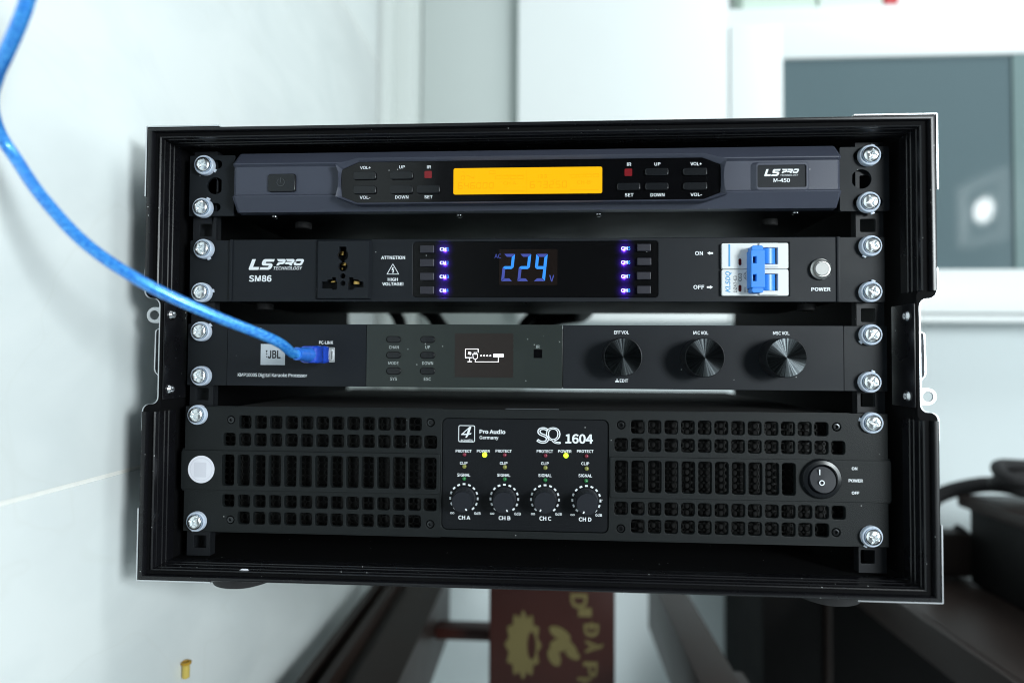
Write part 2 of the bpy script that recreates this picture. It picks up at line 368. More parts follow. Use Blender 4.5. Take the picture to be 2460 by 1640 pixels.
def seven(digit, x0, x1, z0, z1, slant=.12, w=None, gap=.04):
    """polygons of the lit segments of a seven-segment digit, keyed by segment letter"""
    W, H = x1 - x0, z1 - z0; w = w or W * .22; g = W * gap; h = H / 2
    on = {'0': 'abcdef', '1': 'bc', '2': 'abged', '3': 'abgcd', '4': 'fgbc', '5': 'afgcd', '6': 'afgedc', '7': 'abc', '8': 'abcdefg', '9': 'abfgcd'}[digit]
    Wd = W - slant * H
    P = {'a': [(g, H), (Wd - g, H), (Wd - w - g, H - w), (w + g, H - w)], 'd': [(g, 0), (w + g, w), (Wd - w - g, w), (Wd - g, 0)],
         'g': [(g, h), (w * .6 + g, h + w / 2), (Wd - w * .6 - g, h + w / 2), (Wd - g, h), (Wd - w * .6 - g, h - w / 2), (w * .6 + g, h - w / 2)],
         'b': [(Wd, H - g), (Wd, h + g), (Wd - w * .5, h + g + w * .1), (Wd - w, h + w * .5 + g), (Wd - w, H - w - g)],
         'c': [(Wd, g), (Wd - w, w + g), (Wd - w, h - w * .5 - g), (Wd - w * .5, h - g), (Wd, h - g)],
         'f': [(0, H - g), (w, H - w - g), (w, h + w * .5 + g), (w * .5, h + g), (0, h + g)],
         'e': [(0, g), (0, h - g), (w * .5, h - g), (w, h - w * .5 - g), (w, w + g)]}
    return {k: [(x0 + x + slant * y, z0 + y) for x, y in P[k]] for k in on}
def button(par, z, x0, y0, x1, y1, Y, h, rad, m='button', name='button', bev=.0005):
    b = rc(z, x0, y0, x1, y1, Y - h)
    return MB().plate(rr(b[0], b[1], b[2], b[3], rad), (), Y - h, Y + .0015, bev, 2).build(name, M[m], par)

# ------------------------------------------------------------------ room
XW = -0.288
fl = thing('marble_wall', 'white veined marble tiles left of and behind the black rack case', 'tiled wall')
fl['kind'] = 'structure'; del fl['category']
ZG = at('s', 330, 1112, 0).z * (XW - CAM.x) / (at('s', 330, 1112, 0).x - CAM.x)
gl = at('s', 165, 1167, 0); tpl = (XW - CAM.x) / (gl.x - CAM.x); ZG = CAM.z + (gl.z - CAM.z) * tpl
for (y0, y1) in ((-1.16, -.5605), (-.558, .64)):
    for (z0, z1) in ((ZG - .6027, ZG - .0014), (ZG + .0014, ZG + .6014), (ZG + .604, ZG + 1.2)):
        MB().box(XW - .012, XW, y0, y1, z0, z1, .0006).build('tile', M['marble'], fl)
MB().box(XW - .02, XW - .0008, -1, .64, ZG - .6, ZG + 1.2).build('grout', M['grout'], fl, smooth=0)
def struct(o, label=None):
    o['kind'] = 'structure'
    if label: o['label'] = label
    return o
struct(MB().box(-.285, 3.2, -3.45, -3.4, -1.6, 2.6).build('added_backdrop', mat('dark_backdrop', (.05, .055, .055), .8), None, smooth=0), 'dark backdrop added behind the viewer to darken reflections')  # unseen backdrop, added to darken what the glossy panels reflect
# skirting column and wall behind
YB = 0.86
x0, x1 = at('s', 884, 300, .64).x, at('s', 985, 300, .70).x
sk = MB().box(XW - .02, at('s', 935, 300, .655).x, .645, .70, -1.0, 1.3, .006).box(XW - .02, x1 + .004, .70, YB, -1.0, 1.3, .004)
struct(sk.build('skirting_board', M['cabside'], None), 'pale stepped strip at the far edge of the marble tiles')
struct(MB().box(-1.2, 2.6, YB, YB + .05, -1.1, 1.6).build('back_wall', M['greywall'], None, smooth=0), 'pale grey wall behind the rack and the cabinet')
struct(MB().box(-.3, 2.6, -.6, YB - .004, -1.02, -1.0).build('floor', M['greywall'], None, smooth=0), 'pale surface far below the rack')
# wall pier left of cabinet, its shade mixed into the grey paint colour
YC = .74
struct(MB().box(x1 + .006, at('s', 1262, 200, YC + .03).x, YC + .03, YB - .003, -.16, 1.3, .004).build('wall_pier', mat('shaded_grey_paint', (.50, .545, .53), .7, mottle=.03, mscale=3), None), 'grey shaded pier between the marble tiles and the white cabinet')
# white cabinet with a glass door
cb = thing('display_cabinet', 'white cabinet with dark blue grey glass door behind the rack', 'cabinet', (0.6, YC, 0))
xl, xr = at('s', 1245, 200, YC).x, 2.3
def pz(y, Y=YC): return at('s', 2000, y, Y).z
zb = pz(772); zs = pz(42)
xd = at('s', 1752, 200, YC).x
MB().box(xl, xd - .0006, YC, YB - .002, zb, 1.3, .002).build('side_panel', M['cab'], cb)
MB().box(xd + .0015, xr, YC + .006, YB - .002, zs - .012, pz(11), .0015).build('shelf', M['cab'], cb)
MB().box(xd + .0015, xr, YC + .10, YB - .006, pz(11) + .002, 1.3).build('back_panel', M['cab'], cb, smooth=0)
gx0 = at('s', 1880, 300, YC).x; gz1 = pz(140); gz0 = pz(648)
fr = MB()
fr.box(xd + .0012, gx0, YC - .004, YC + .02, zb, zs - .014, .002)
fr.box(gx0, xr, YC - .0038, YC + .02, gz1, zs - .0142, .002)
fr.box(gx0, xr, YC - .0038, YC + .02, pz(752), gz0, .002)
fr.build('door_frame', M['cab'], cb)
MB().box(xd + .006, xr, YC - .001, YC + .024, zb - .0, pz(756), .002).build('plinth', M['cab'], cb)
MB().box(gx0 - .002, xr, YC + .004, YC + .008, gz0 - .002, gz1 + .002).build('glass_pane', M['tv'], cb, smooth=0)
xp = at('s', 2436, 400, YC).x
MB().box(xp, xp + .2, YC - .0005, YC + .0036, gz0 + .0005, gz1 - .0005).build('glass_pane', mat('pale_grey_glass', (.18, .25, .25), .1), cb, smooth=0)
MB().box(xd + .002, xr, YC + .03, YB - .004, zb + .004, zs - .016).build('carcass', M['cab'], cb, smooth=0)
# books and box at the very top on the cabinet shelf
def book(px0, px1, col, label, h=.10, dep=.06):
    a, b = at('s', px0, 5, YC + .03).x, at('s', px1, 5, YC + .03).x
    t = thing('book', label, 'book', (a, YC + .03, pz(11))); t['group'] = 'books on the cabinet shelf'
    z0 = pz(11) + .0006; z1 = z0 + h; y0 = YC + .03
    MB().box(a, a + .002, y0, y0 + dep, z0, z1).box(b - .002, b, y0, y0 + dep, z0, z1).box(a + .002, b - .002, y0, y0 + .002, z0, z1).build('cover', col, t, smooth=0)
    MB().box(a + .0022, b - .0022, y0 + .0022, y0 + dep - .003, z0 + .002, z1 - .003).build('pages', M['paper'], t, smooth=0)
book(1785, 1960, M['book'], 'wide pale green book spine at the left end of the cabinet shelf')
book(1968, 2120, mat('pale_sage_cover', (.62, .70, .64), .6), 'pale sage book spine in the middle of the cabinet shelf', .12)
book(2126, 2158, M['redbox'], 'narrow red book spine at the right end of the cabinet shelf', .09)
# ceiling downlight whose mirror image shows in the cabinet glass
CL = Vector((2.5, -1.76, .85))
img = at('s', 2358, 505, YC + .004); dv = img - CAM; tt = (2.5 - CAM.x) / dv.x; im = CAM + dv * tt
CL = Vector((2.5, 2 * (YC + .004) - im.y, im.z))
struct(MB().box(2.52, 2.56, -4.5, YB + .05, -1.5, 2.5).build('ceiling', M['cab'], None, smooth=0), 'white plane that carries the round lamp, right of the scene')
cl = thing('downlight', 'round lit lamp in a square white frame, mirrored in the cabinet glass', 'lamp', CL)
MB().lathe(CL, [(.064, .0), (.064, .012)], 32, 'x').build('diffuser', M['lamp'], cl)
fm = MB()
for a, b, c, d in ((-.19, .19, .15, .19), (-.19, .19, -.19, -.15), (-.19, -.15, -.15, .15), (.15, .19, -.15, .15)):
    fm.box(CL.x - .02, CL.x + .02, CL.y + a, CL.y + b, CL.z + c, CL.z + d)
fm.build('frame', mat('glowing_frame', (.85, .85, .85), .5, emit=(.9, 1, 1), estr=1.7), cl, smooth=0)  # frame is no lamp; its material glows to show in the glass

# dark wooden bench below the rack
def dirx(px, py, h):            # X where a line of sight through (px, py) reaches Z = CAM.z - h, and its Y
    p = at('s', px, py, 0); d = p - CAM; k = h / (CAM.z - p.z); q = CAM + d * k; return q.x, q.y
H0 = .350
bench = thing('wooden_bench', 'dark lacquered wooden bench with long side beams, below and behind the rack', 'bench', (0, .4, CAM.z - H0))
xa = dirx(880, 1420, H0)[0]; xb = dirx(1061, 1414, H0)[0]
zt0 = CAM.z - H0; wdt = xb - xa
prof = [(0, -.10), (0, 0), (.10, .0), (.14, -.012), (.22, -.012), (.27, .006), (.36, .006), (.40, -.010), (.50, -.010), (.55, .0), (1.0, .0), (1.0, -.10)]
bl = MB().loft([[(xa + wdt * p, y, zt0 + q) for p, q in prof] for y in (-.02, .60)], True, True)
bl.add([(xa + wdt * p, -.02, zt0 + q) for p, q in prof], [tuple(range(len(prof)))])
bl.build('side_beam', M['wood'], bench, smooth=20)
xc_, xd_ = dirx(1580, 1424, H0)[0], dirx(1655, 1426, H0)[0]
MB().box(xc_, xd_, .20, .62, zt0 - .09, zt0, .004).build('side_beam', M['wood'], bench)
y2 = dirx(1657, 1584, H0)[1]
MB().box(xc_ + .002, xd_ + .016, -.1, y2, zt0 - .10, zt0 - .010, .004).build('side_beam', M['wood'], bench)
cy = .46; czb = at('s', 1100, 1524, cy).z
MB().box(xb + .001, at('s', 1185, 1500, .40).x, cy, cy + .03, czb - .008, czb + .008, .002).build('cross_bar', M['redwood'], bench)
x7, y7 = dirx(690, 1565, H0 - .03)
MB().lathe((x7, -.06, zt0 + .0), [(.016, -.2), (.03, -.14), (.034, -.02), (.03, .0), (.012, .012)], 20, 'y').build('turned_end', M['wood'], bench)
# red box with gilt emblem
rx0, rx1 = at('s', 1175, 1500, .40).x, at('s', 1478, 1500, .40).x
rz1 = at('s', 1300, 1395, .40).z + .03
rb = thing('red_box', 'dark red lacquered box with gold emblem and letters, below the rack', 'box', ((rx0 + rx1) / 2, .42, rz1 - .3))
MB().box(rx0, rx1, .40, .45, rz1 - .32, rz1, .003).build('box_body', M['redwood'], rb)
ec = at('q', 920, 630, .40); er = mm('q', 250, .40)
pts = []
for k in range(48):
    a = 2 * math.pi * k / 48; w = 1 + .12 * math.cos(12 * a)
    pts.append((ec.x + er * .92 * w * math.cos(a), ec.z + er * 1.72 * w * math.sin(a)))
ho = at('q', 1040, 640, .40)
MB().plate(pts, [[(ho.x + mm('q', 62, .4) * math.cos(-t * .2618), ho.z + mm('q', 195, .4) * math.sin(-t * .2618)) for t in range(24)]], .3985, .4005, .0004).build('emblem', M['gold'], rb)
m2 = MB()
for (qx, qy, ra, rb_, an) in ((1440, 470, 165, 75, -.5), (1420, 640, 120, 90, 0), (1360, 800, 80, 130, .5), (1560, 640, 150, 60, -.7), (1620, 760, 110, 60, -.5)):
    c = at('q', qx, qy, .4); A, B = mm('q', ra, .4), mm('q', rb_, .4)
    m2.plate([(c.x + A * math.cos(t * .314) * math.cos(an) - B * math.sin(t * .314) * math.sin(an), c.z + A * math.cos(t * .314) * math.sin(an) + B * math.sin(t * .314) * math.cos(an)) for t in range(20)], (), .3985 - .0001 * len(m2.f) % .0005, .4004)
m2.build('flower_ornament', M['gold'], rb)
lt = MB()
for s_, bx, rt in (('D', (1590, -90, 1830, 120), -90), ('I', (1700, 110, 1890, 235), -90), ('\u0110', (1780, 310, 1990, 520), -90), ('\u00c0', (1800, 570, 2060, 750), -90), ('P', (1770, 870, 1970, 1090), -90), ('H', (1690, 1090, 1880, 1280), -90)):
    text(lt, s_, 'q', *bx, .40, bold=.05, rot=rt, thick=.0006)
lt.build('lettering', M['gold'], rb, smooth=0)
# black cabinet, table and loudspeaker on the right
dc = thing('black_cabinet', 'black low cabinet standing below the right corner of the rack', 'cabinet', (.5, .62, -.9))
kx0, kx1 = at('s', 1832, 1500, .60).x, at('s', 1978, 1500, .60).x
kz = at('s', 1900, 1380, .60).z
MB().box(kx0, kx1, .60, .82, -.99, kz, .003).build('side_panel', M['blackbox'], dc)
MB().box(kx1 + .002, kx1 + .012, .595, .82, -.99, kz, .002).build('edge_strip', M['wood'], dc)
MB().box(kx1 + .014, kx1 + .42, .61, .82, -.99, kz - .02, .003).build('door', M['blackbox'], dc)
# table: long top running away from the viewer
ht = .315
ta = dirx(2159, 1446, ht)[0]; tb = CAM.x + .96
tz = CAM.z - ht
k_ = (1446 - 862) / (2052 - 1320.); he = k_ * (ta - CAM.x) + .0
zlow = at('s', 2052, 1446, 0); dd = zlow - CAM; zlow = CAM.z + dd.z * (ta - CAM.x) / dd.x
tbx = thing('long_table', 'dark brown long table with thick edge board, right of the rack', 'table', (ta, .3, tz))
MB().box(ta + .012, tb, -.15, .66, tz - .018, tz - .001, .002).build('table_top', M['tabletop'], tbx)
MB().box(ta, ta + .010, -.15, .66, zlow, tz, .002).build('edge_board', M['edge'], tbx)
for yy in (-.1,): MB().box(ta + .02, ta + .06, yy, yy + .04, -.99, tz - .02, .003).build('leg', M['wood'], tbx)
# long black case standing on the table, its left side toward the viewer
bx0, by1 = dirx(2331, 1400, ht)
bt_ = at('s', 2331, 1200, 0) - CAM; bzt = CAM.z + bt_.z * (by1 - CAM.y) / bt_.y
sp = thing('equipment_case', 'long black equipment case with lighter top board, on the table right of the rack', 'equipment case', (bx0 + .15, .2, tz))
MB().box(bx0, bx0 + .34, -.12, by1, tz, bzt - .012, .004).build('body', M['screen'], sp)
MB().box(bx0 - .010, bx0 + .35, -.13, by1 + .012, bzt - .0118, bzt + .006, .004).build('top_board', M['edge'], sp)
MB().box(bx0 - .048, bx0 + .02, by1 + .014, by1 + .05, tz, bzt - .05, .012).build('shade_board', M['edge'], tbx)  # added board, its dark colour stands for shade past the table
sx0 = bx0; sz1 = bzt + .002
def blob(name, label, cat, pts, rad, m, group=None):
    o = MB().tube(pts, rad, 12).build(name, m, None); o['label'] = label; o['category'] = cat
    if group: o['group'] = group
    return o
def pth(ps, n=8):
    ps = [Vector(p) for p in ps]; out = []
    for i in range(len(ps) - 1):
        p0, p1, p2, p3 = ps[max(i - 1, 0)], ps[i], ps[i + 1], ps[min(i + 2, len(ps) - 1)]
        for k in range(n):
            t = k / n
            out.append(.5 * ((2 * p1) + (p2 - p0) * t + (2 * p0 - 5 * p1 + 4 * p2 - p3) * t * t + (3 * p1 - p0 - 3 * p2 + p3) * t ** 3))
    out.append(ps[-1]); return out
zz = sz1 + .008
rnd = random.Random(3); cp = []
for k in range(24):
    a = k * .9; cp.append((sx0 + .095 + .080 * math.cos(a) * (1 + .3 * rnd.random()), by1 - .06 + .045 * math.sin(a), zz + .010 + .0012 * k + .016 * rnd.random()))
blob('coiled_cable', 'messy coil of thick black cable lying on the equipment case', 'cable', pth(cp, 5), .0085, M['rubber'])
blob('hanging_cable', 'black cable drooping over the far end of the equipment case', 'cable', pth([(bx0 + .06, by1 - .03, zz + .011), (bx0 + .02, by1 + .0, zz + .012), (bx0 - .03, by1 + .03, zz - .015), (bx0 - .045, by1 + .03, zz - .06), (bx0 - .02, by1 + .028, zz - .085), (bx0 + .01, by1 + .03, zz - .06)]), .011, M['rubber'])
# golden pin on the tiles
pp = at('s', 437, 1600, 0); kk = (XW - CAM.x) / (pp.x - CAM.x); pp = CAM + (pp - CAM) * kk
pn = thing('amber_pin', 'tiny yellow amber pin lying against the marble tiles below the rack', 'pin', pp)
MB().lathe((XW + .0035, pp.y, pp.z), [(.0026, -.009), (.0030, -.0085), (.0030, .0), (.0030, .002)], 20, 'z').build('shank', mat('yellowed_plastic', (.55, .42, .10), .35, sss=.2), pn)
MB().lathe((XW + .0035, pp.y, pp.z + .002), [(.0034, 0), (.0042, .0006), (.0042, .0022), (.0028, .0026), (.0024, .0008), (0, .0008)], 20, 'z').build('head', mat('amber_plastic', (.42, .24, .02), .3, sss=.2), pn)

# ------------------------------------------------------------------ the rack case
YF = -.022
XL, XR = -.2605, .2625
ZT, ZB = .1505, -.1575
WS, WT = .0098, .0070
ZN1, ZN0 = at('s', 2252, 716, YF).z, at('s', 2252, 992, YF).z
nd = .0108
IXL, IXR, IZT, IZB = XL + WS, XR - WS, ZT - WT, ZB + WT
case = thing('rack_case', 'black plastic flight case rack with open front holding four audio units', 'rack case', (0, .18, ZB))
def side_notch(xe, sgn, top, bot):
    """points down one side from top to bottom with the latch recess; sgn +1 right, -1 left"""
    q = nd * sgn; r_ = .005; out = []
    def arc(cx, cz, a0, a1):
        for k in range(6):
            a = math.radians(a0 + (a1 - a0) * k / 5); out.append((cx + sgn * r_ * math.cos(a), cz + r_ * math.sin(a)))
    arc(xe - sgn * r_, ZN1 + r_, 0, -90)
    arc(xe - q + sgn * r_, ZN1 - r_, 90, 180)
    arc(xe - q + sgn * r_, ZN0 + r_, 180, 270)
    arc(xe - sgn * r_, ZN0 - r_, 90, 0)
    return out
right = side_notch(XR, 1, ZT, ZB); left = list(reversed(side_notch(XL, -1, ZT, ZB)))
outer = [(XR, ZT)] + right + [(XR, ZB), (XL, ZB)] + left + [(XL, ZT)]
iw = nd + .0012; zu, zd_ = ZN1 + .0062, ZN0 - .0062
inner = [(IXR, IZT), (IXR, zu), (XR - iw, zu - .004), (XR - iw, zd_ + .004), (IXR, zd_), (IXR, IZB), (IXL, IZB), (IXL, zd_), (XL + iw, zd_ + .004), (XL + iw, zu - .004), (IXL, zu), (IXL, IZT)]
MB().plate(outer, [inner], YF + .003, .385).build('shell', M['case_in'], case, smooth=30)
# stepped trim along the front edge: (inset at the sides, inset at top and bottom, Y)
PR = [(.0, .0, .0075), (.0, .0, .0016), (.0006, .0005, .0004), (.0018, .0015, 0), (.0034, .0026, .0002), (.0042, .0031, .0016), (.0046, .0034, .0034), (.0078, .0058, .0034),
      (.0084, .0061, .0012), (.0092, .0066, .0006), (.0100, .0072, .0012), (.0102, .0074, .0040), (.0107, .0078, .0043), (.0102, .0074, .0048), (.0102, .0074, .0102), (.0108, .0079, .0106), (.0102, .0074, .0111), (.0102, .0074, .0148), (.0108, .0079, .0152), (.0102, .0074, .0157), (.0102, .0074, .0240), (.0098, .0070, .0242)]
PR = [(a, b, YF + c) for a, b, c in PR]
def trim(top):
    zn = ZN1 + .005 if top else ZN0 - .005
    ze, sg = (ZT, -1) if top else (ZB, 1)
    loops = [[(XL + a, y, zn) for a, b, y in PR], [(XL + a, y, ze + sg * b) for a, b, y in PR], [(XR - a, y, ze + sg * b) for a, b, y in PR], [(XR - a, y, zn) for a, b, y in PR]]
    n = len(PR); fs = []
    for i in range(3):
        for k in range(n - 1): fs.append((i * n + k, i * n + k + 1, (i + 1) * n + k + 1, (i + 1) * n + k))
    fs.append(tuple(range(n))); fs.append(tuple(3 * n + k for k in range(n)))
    return MB().add([v for lp in loops for v in lp], fs).build('edge_trim', M['case'], case, smooth=28)
trim(True); trim(False)
# recessed latch plates with rivets, hooks and rings on both sides
for sg, xe in ((-1, XL), (1, XR)):
    xo = xe - sg * nd
    xi_ = xe - sg * (iw + .0004)
    lp = MB().box(min(xi_, xi_ - sg * .0010), max(xi_, xi_ - sg * .0010), YF + .0036, YF + .030, ZN0 + .003, ZN1 - .003, .0004).build('latch_plate', M['case'], case)
    # thin sheet dish following the recess
    pts = side_notch(xe + sg * .0004, sg, ZT, ZB)
    pts = [(xe + sg * .0006, ZN1 + .020)] + pts + [(xe + sg * .0006, ZN0 - .018)]
    inn = [(x - sg * .0007 * 0 + (sg * .0009), z) for x, z in pts]
    v0 = [(x, YF + .003, z) for x, z in pts]; v1 = [(x, YF + .10, z) for x, z in pts]
    w0 = [(x + sg * .0008, YF + .003, z) for x, z in pts]; w1 = [(x + sg * .0008, YF + .10, z) for x, z in pts]
    MB().loft([v0, v1, w1, w0, v0], False).build('latch_dish', M['alu'], case, smooth=30)
    # ring tab and hook
    zr = (at('a', 200, 132, YF).z if sg < 0 else at('d', 1145, 1235, YF).z)
    rx = xo + sg * .0105; ro = .0056
    tabp = [(xo + sg * .0012, zr - .0056), (rx, zr - .0056)] if sg > 0 else [(rx, zr - .0056), (xo + sg * .0012, zr - .0056)]
    arc_ = circ(rx, zr, ro, 14, -90, 90) if sg > 0 else circ(rx, zr, ro, 14, 90, 270)
    outl = ([(xo + sg * .0012, zr - ro)] + arc_ + [(xo + sg * .0012, zr + ro)]) if sg > 0 else ([(xo + sg * .0012, zr + ro)] + arc_ + [(xo + sg * .0012, zr - ro)])
    MB().plate(outl, [circ(rx, zr, .0033, 20)], YF + .012, YF + .0135, .0002).build('padlock_ring', M['alu'], case)
    z1, z0 = ((at('a', 240, 255, YF).z, at('a', 240, 735, YF).z) if sg < 0 else (at('d', 1060, 600, YF).z, at('d', 1060, 1095, YF).z))
    hk = [(xo + sg * .0012, z1), (xo + sg * .0046, z1 - .002), (xo + sg * .0049, z1 - .004), (xo + sg * .0052, z0 + .006), (xo + sg * .0046, z0 + .004), (xo + sg * .0012, z0)]
    hv = [(p[0] + sg * .0, YF + .006, p[1]) for p in hk]; hv2 = [(p[0], YF + .03, p[1]) for p in hk]
    ho2 = [(p[0] + sg * .0009, YF + .006, p[1] * 1.0) for p in hk]; ho3 = [(p[0] + sg * .0009, YF + .03, p[1]) for p in hk]
    MB().loft([hv, hv2, ho3, ho2, hv], False).build('latch_hook', M['alu'], case, smooth=20)
    for (zz_, x_, y_) in ((('a', 392, 140), ('a', 370, 840)) if sg < 0 else (('d', 910, 467), ('d', 918, 1222))):
        p = at(zz_, x_, y_, YF + .010)
        MB().lathe((xi_ - sg * .0010, YF + .0105, p.z), [(.0036, 0), (.0036, -sg * .0008), (.0025, -sg * .0022), (.0020, -sg * .0022), (.0014, -sg * .0008), (.0, -sg * .0008)], 20, 'x', False, False).build('rivet', M['rivet'], lp)
# corner plates
for sx_, xe in ((-1, XL), (1, XR)):
    for sz_, ze in ((-1, ZB), (1, ZT)):
        t, lx, lz = .0009, .051, .048
        X0 = xe + sx_ * .0002; Z0 = ze + sz_ * .0002
        lp = [(X0 - sx_ * lx, Z0), (X0, Z0), (X0, Z0 - sz_ * lz), (X0 + sx_ * t, Z0 - sz_ * (lz + .0)), (X0 + sx_ * t, Z0 + sz_ * t * .4), (X0 + sx_ * t * .4, Z0 + sz_ * t), (X0 - sx_ * lx, Z0 + sz_ * t)]
        MB().plate(lp, (), YF + .0006, YF + .05).build('corner_plate', M['alu'], case)
# feet
for z_, x_, y_, w_ in (('e', 700, 1400, .0275), ('g', 1590, 1325, .0270)):
    zf = (at(z_, x_, 1432 if z_ == 'e' else 1362, .0).z - ZB) * 1.2; p = at(z_, x_, y_, .0)
    MB().lathe((p.x, .022, ZB + .0004), [(w_ * .94, 0), (w_ * .90, zf * .35), (w_ * .78, zf * .85), (w_ * .55, zf), (.0, zf)], 40, 'z', True, False).build('rubber_foot', M['rubber'], case)
# lint and a paint chip on the lower trim
cpz = at('e', 785, 1303, YF)
MB().add([(cpz.x - .0035, YF + .0029, cpz.z - .0004), (cpz.x + .0005, YF + .0027, cpz.z - .0009), (cpz.x + .0036, YF + .0029, cpz.z - .0002), (cpz.x + .003, YF + .0027, cpz.z + .0009), (cpz.x - .001, YF + .0025, cpz.z + .0011)],
         [(0, 1, 2, 3, 4)]).build('scratch', M['sticker'], case, smooth=0)
# rails
RZ1, RZ0 = IZT - .002, IZB + .002
for sg in (-1, 1):
    xo = -.2412 if sg < 0 else .2422
    xi = at('a', 835, 900, .004).x if sg < 0 else at('d', 380, 900, .004).x
    hs = [rr(*rc(*q, .0035), .0008, 2) for q in ((('A', 650, 1128, 772, 1250), ('a', 668, 80, 803, 178), ('a', 675, 828, 790, 943), ('e', 440, 1040, 530, 1130)) if sg < 0 else
          (('D', 1485, 1080, 1632, 1205), ('d', 425, 395, 556, 522), ('d', 420, 1192, 553, 1320), ('g', 1715, 985, 1808, 1075)))]
    extra = [(at('A', 770, 755, .0035) if sg < 0 else at('D', 1545, 725, .0035))]
    for e_ in extra: hs.append(rr(e_.x - .0045, e_.x + .0045, e_.z - .0048, e_.z + .0048, .0008, 2))
    x0_, x1_ = sorted((xo, xi))
    hs = [[p for p in h] for h in hs]
    MB().plate(rect(x0_, x1_, RZ0, RZ1), hs, .0032, .0052, .0002).build('rack_rail', M['rail'], case)
    MB().box(min(xo, xo - sg * .002), max(xo, xo - sg * .002), .0054, .03, RZ0, RZ1).box(min(xi, xi + sg * .0018), max(xi, xi + sg * .0018), .0054, .010, RZ0, RZ1).build('rail_flange', M['rail'], case, smooth=0)

# ------------------------------------------------------------------ screws
def make_screw():
    R0, n, m = .0053, 64, 22
    vs = []; fs = []
    def hgt(r_, x, z):
        h = .0024 * (1 - (r_ / R0) ** 2.6) ** .5 if r_ < R0 else 0
        d = 0
        for a_, b_ in ((x, z), (z, x)):
            wv = .00058 * (1.25 - abs(b_) / .0042)
            if abs(b_) < .0034 and abs(a_) < wv + .0003:
                e_ = min(1, max(0, (wv + .0003 - abs(a_)) / .00035)) * min(1, (.0034 - abs(b_)) / .0011)
                d = max(d, e_ * .0021)
        if abs(x) < .00042: d = max(d, .0007 * min(1, (.00042 - abs(x)) / .00012))
        return max(h - d, -.0002 if r_ < R0 * .97 else 0)
    vs.append((0, -hgt(0, 0, 0) - .0006, 0))
    for i in range(1, m + 1):
        rr_ = R0 * (i / m) ** .85
        for k in range(n):
            a = 2 * math.pi * k / n; x, z = rr_ * math.cos(a), rr_ * math.sin(a); vs.append((x, -hgt(rr_, x, z) - .0006, z))
    for k in range(n): fs.append((0, 1 + k, 1 + (k + 1) % n))
    for i in range(m - 1):
        for k in range(n):
            k2 = (k + 1) % n; fs.append((1 + i * n + k, 1 + (i + 1) * n + k, 1 + (i + 1) * n + k2, 1 + i * n + k2))
    o = len(vs)
    for k in range(n):
        a = 2 * math.pi * k / n; vs.append((R0 * math.cos(a), .002, R0 * math.sin(a)))
    for k in range(n): fs.append((1 + (m - 1) * n + k, o + k, o + (k + 1) % n, 1 + (m - 1) * n + (k + 1) % n))
    b = MB(); b.add(vs, fs)
    w = MB().lathe((0, 0, 0), [(.0070, .0040), (.0070, .0010), (.0067, .0002), (.0062, -.0001), (.0057, .0002), (.0055, .0012), (.0050, .0012)], 40, 'y', True, False)
    w.box(-.0012, .0012, .0026, .0040, .0066, .0083, .0002)
    return b, w
sb, sw = make_screw()
SCREW_W = sw; proto = None
def screw(z, hx, hy, wx, wy, Yp, label, head=1.0):
    """a screw whose washer sits on plane Yp"""
    global proto
    c = at(z, (wx + hx) / 2, (wy + hy) / 2, Yp - .004)
    if proto is None:
        t = thing('rack_screw', label, 'screw', (0, 0, 0), 'rack screws holding the four units')
        h = sb.build('screw_head', M['chrome'], t, smooth=50); w = sw.build('washer', M['washer'], t)
        proto = (t, h, w)
    else:
        t = proto[0].copy(); COL.objects.link(t); t['label'] = label
        for q in proto[1:]:
            d = q.copy(); COL.objects.link(d); d.parent = t
    t.location = (c.x, Yp - .0042, c.z)
    a = random.uniform(0, 6.28); t.rotation_euler = (random.uniform(-.05, .05), a, random.uniform(-.05, .05))
    return t
UN = ('slate grey receiver', 'unit with white breaker', 'unit with three large knobs', 'vented power amplifier')
for i, (nm, l1, l2, r1, r2, Yp) in enumerate((
        (0, ('A', 682, 548, 688, 552), ('A', 660, 960, 668, 970), ('D', 1590, 450, 1582, 457), ('D', 1590, 908, 1572, 917), 0),
        (1, ('E', 652, 222, 650, 223), ('E', 630, 635, 636, 633), ('H', 1635, 190, 1618, 200), ('H', 1632, 630, 1618, 628), 0),
        (2, ('a', 700, 295, 710, 297), ('a', 695, 715, 712, 717), ('d', 538, 640, 520, 642), ('d', 527, 1085, 512, 1090), 0),
        (3, ('e', 455, 170, 460, 170), ('e', 447, 945, 452, 943), ('g', 1803, 153, 1792, 152), ('g', 1800, 900, 1792, 900), 0))):
    for w_, q in (('upper left', l1), ('lower left', l2), ('upper right', r1), ('lower right', r2)):
        screw(*q, Yp, 'shiny rack screw with milky washer, ' + w_ + ' of the ' + UN[i])

# ------------------------------------------------------------------ 1: wireless receiver
rx = thing('wireless_receiver', 'slate grey wireless receiver with lit yellow display, topmost unit in the rack', 'audio unit', (0, .1, .094))
LX0, LX1 = at('A', 548, 750).x, at('A', 985, 750).x
RX0, RX1 = at('D', 1285, 690).x, at('D', 1772, 690).x
EZ1, EZ0 = .1376, .0938
def P2(z, x, y): p = at(z, x, y); return (p.x, p.z)
def dhole(z, cx, cy, r_, clip, right_side):
    c = at(z, cx, cy); R_ = mm(z, r_); k = mm(z, clip); a = math.degrees(math.acos(k / R_))
    return circ(c.x, c.z, R_, 20, a, 360 - a) if right_side else circ(c.x, c.z, R_, 20, 180 + a, 540 - a)
hl = [rr(*rc('A', 640, 505, 865, 590), .003, 6), rr(*rc('A', 620, 925, 850, 1006), .003, 6), dhole('A', 798, 755, 86, 66, True)]
MB().plate(rr(LX0, LX1, EZ0, EZ1, .0006, 2), hl, 0, .0022, .0002).build('rack_ear', M['ear'], rx)
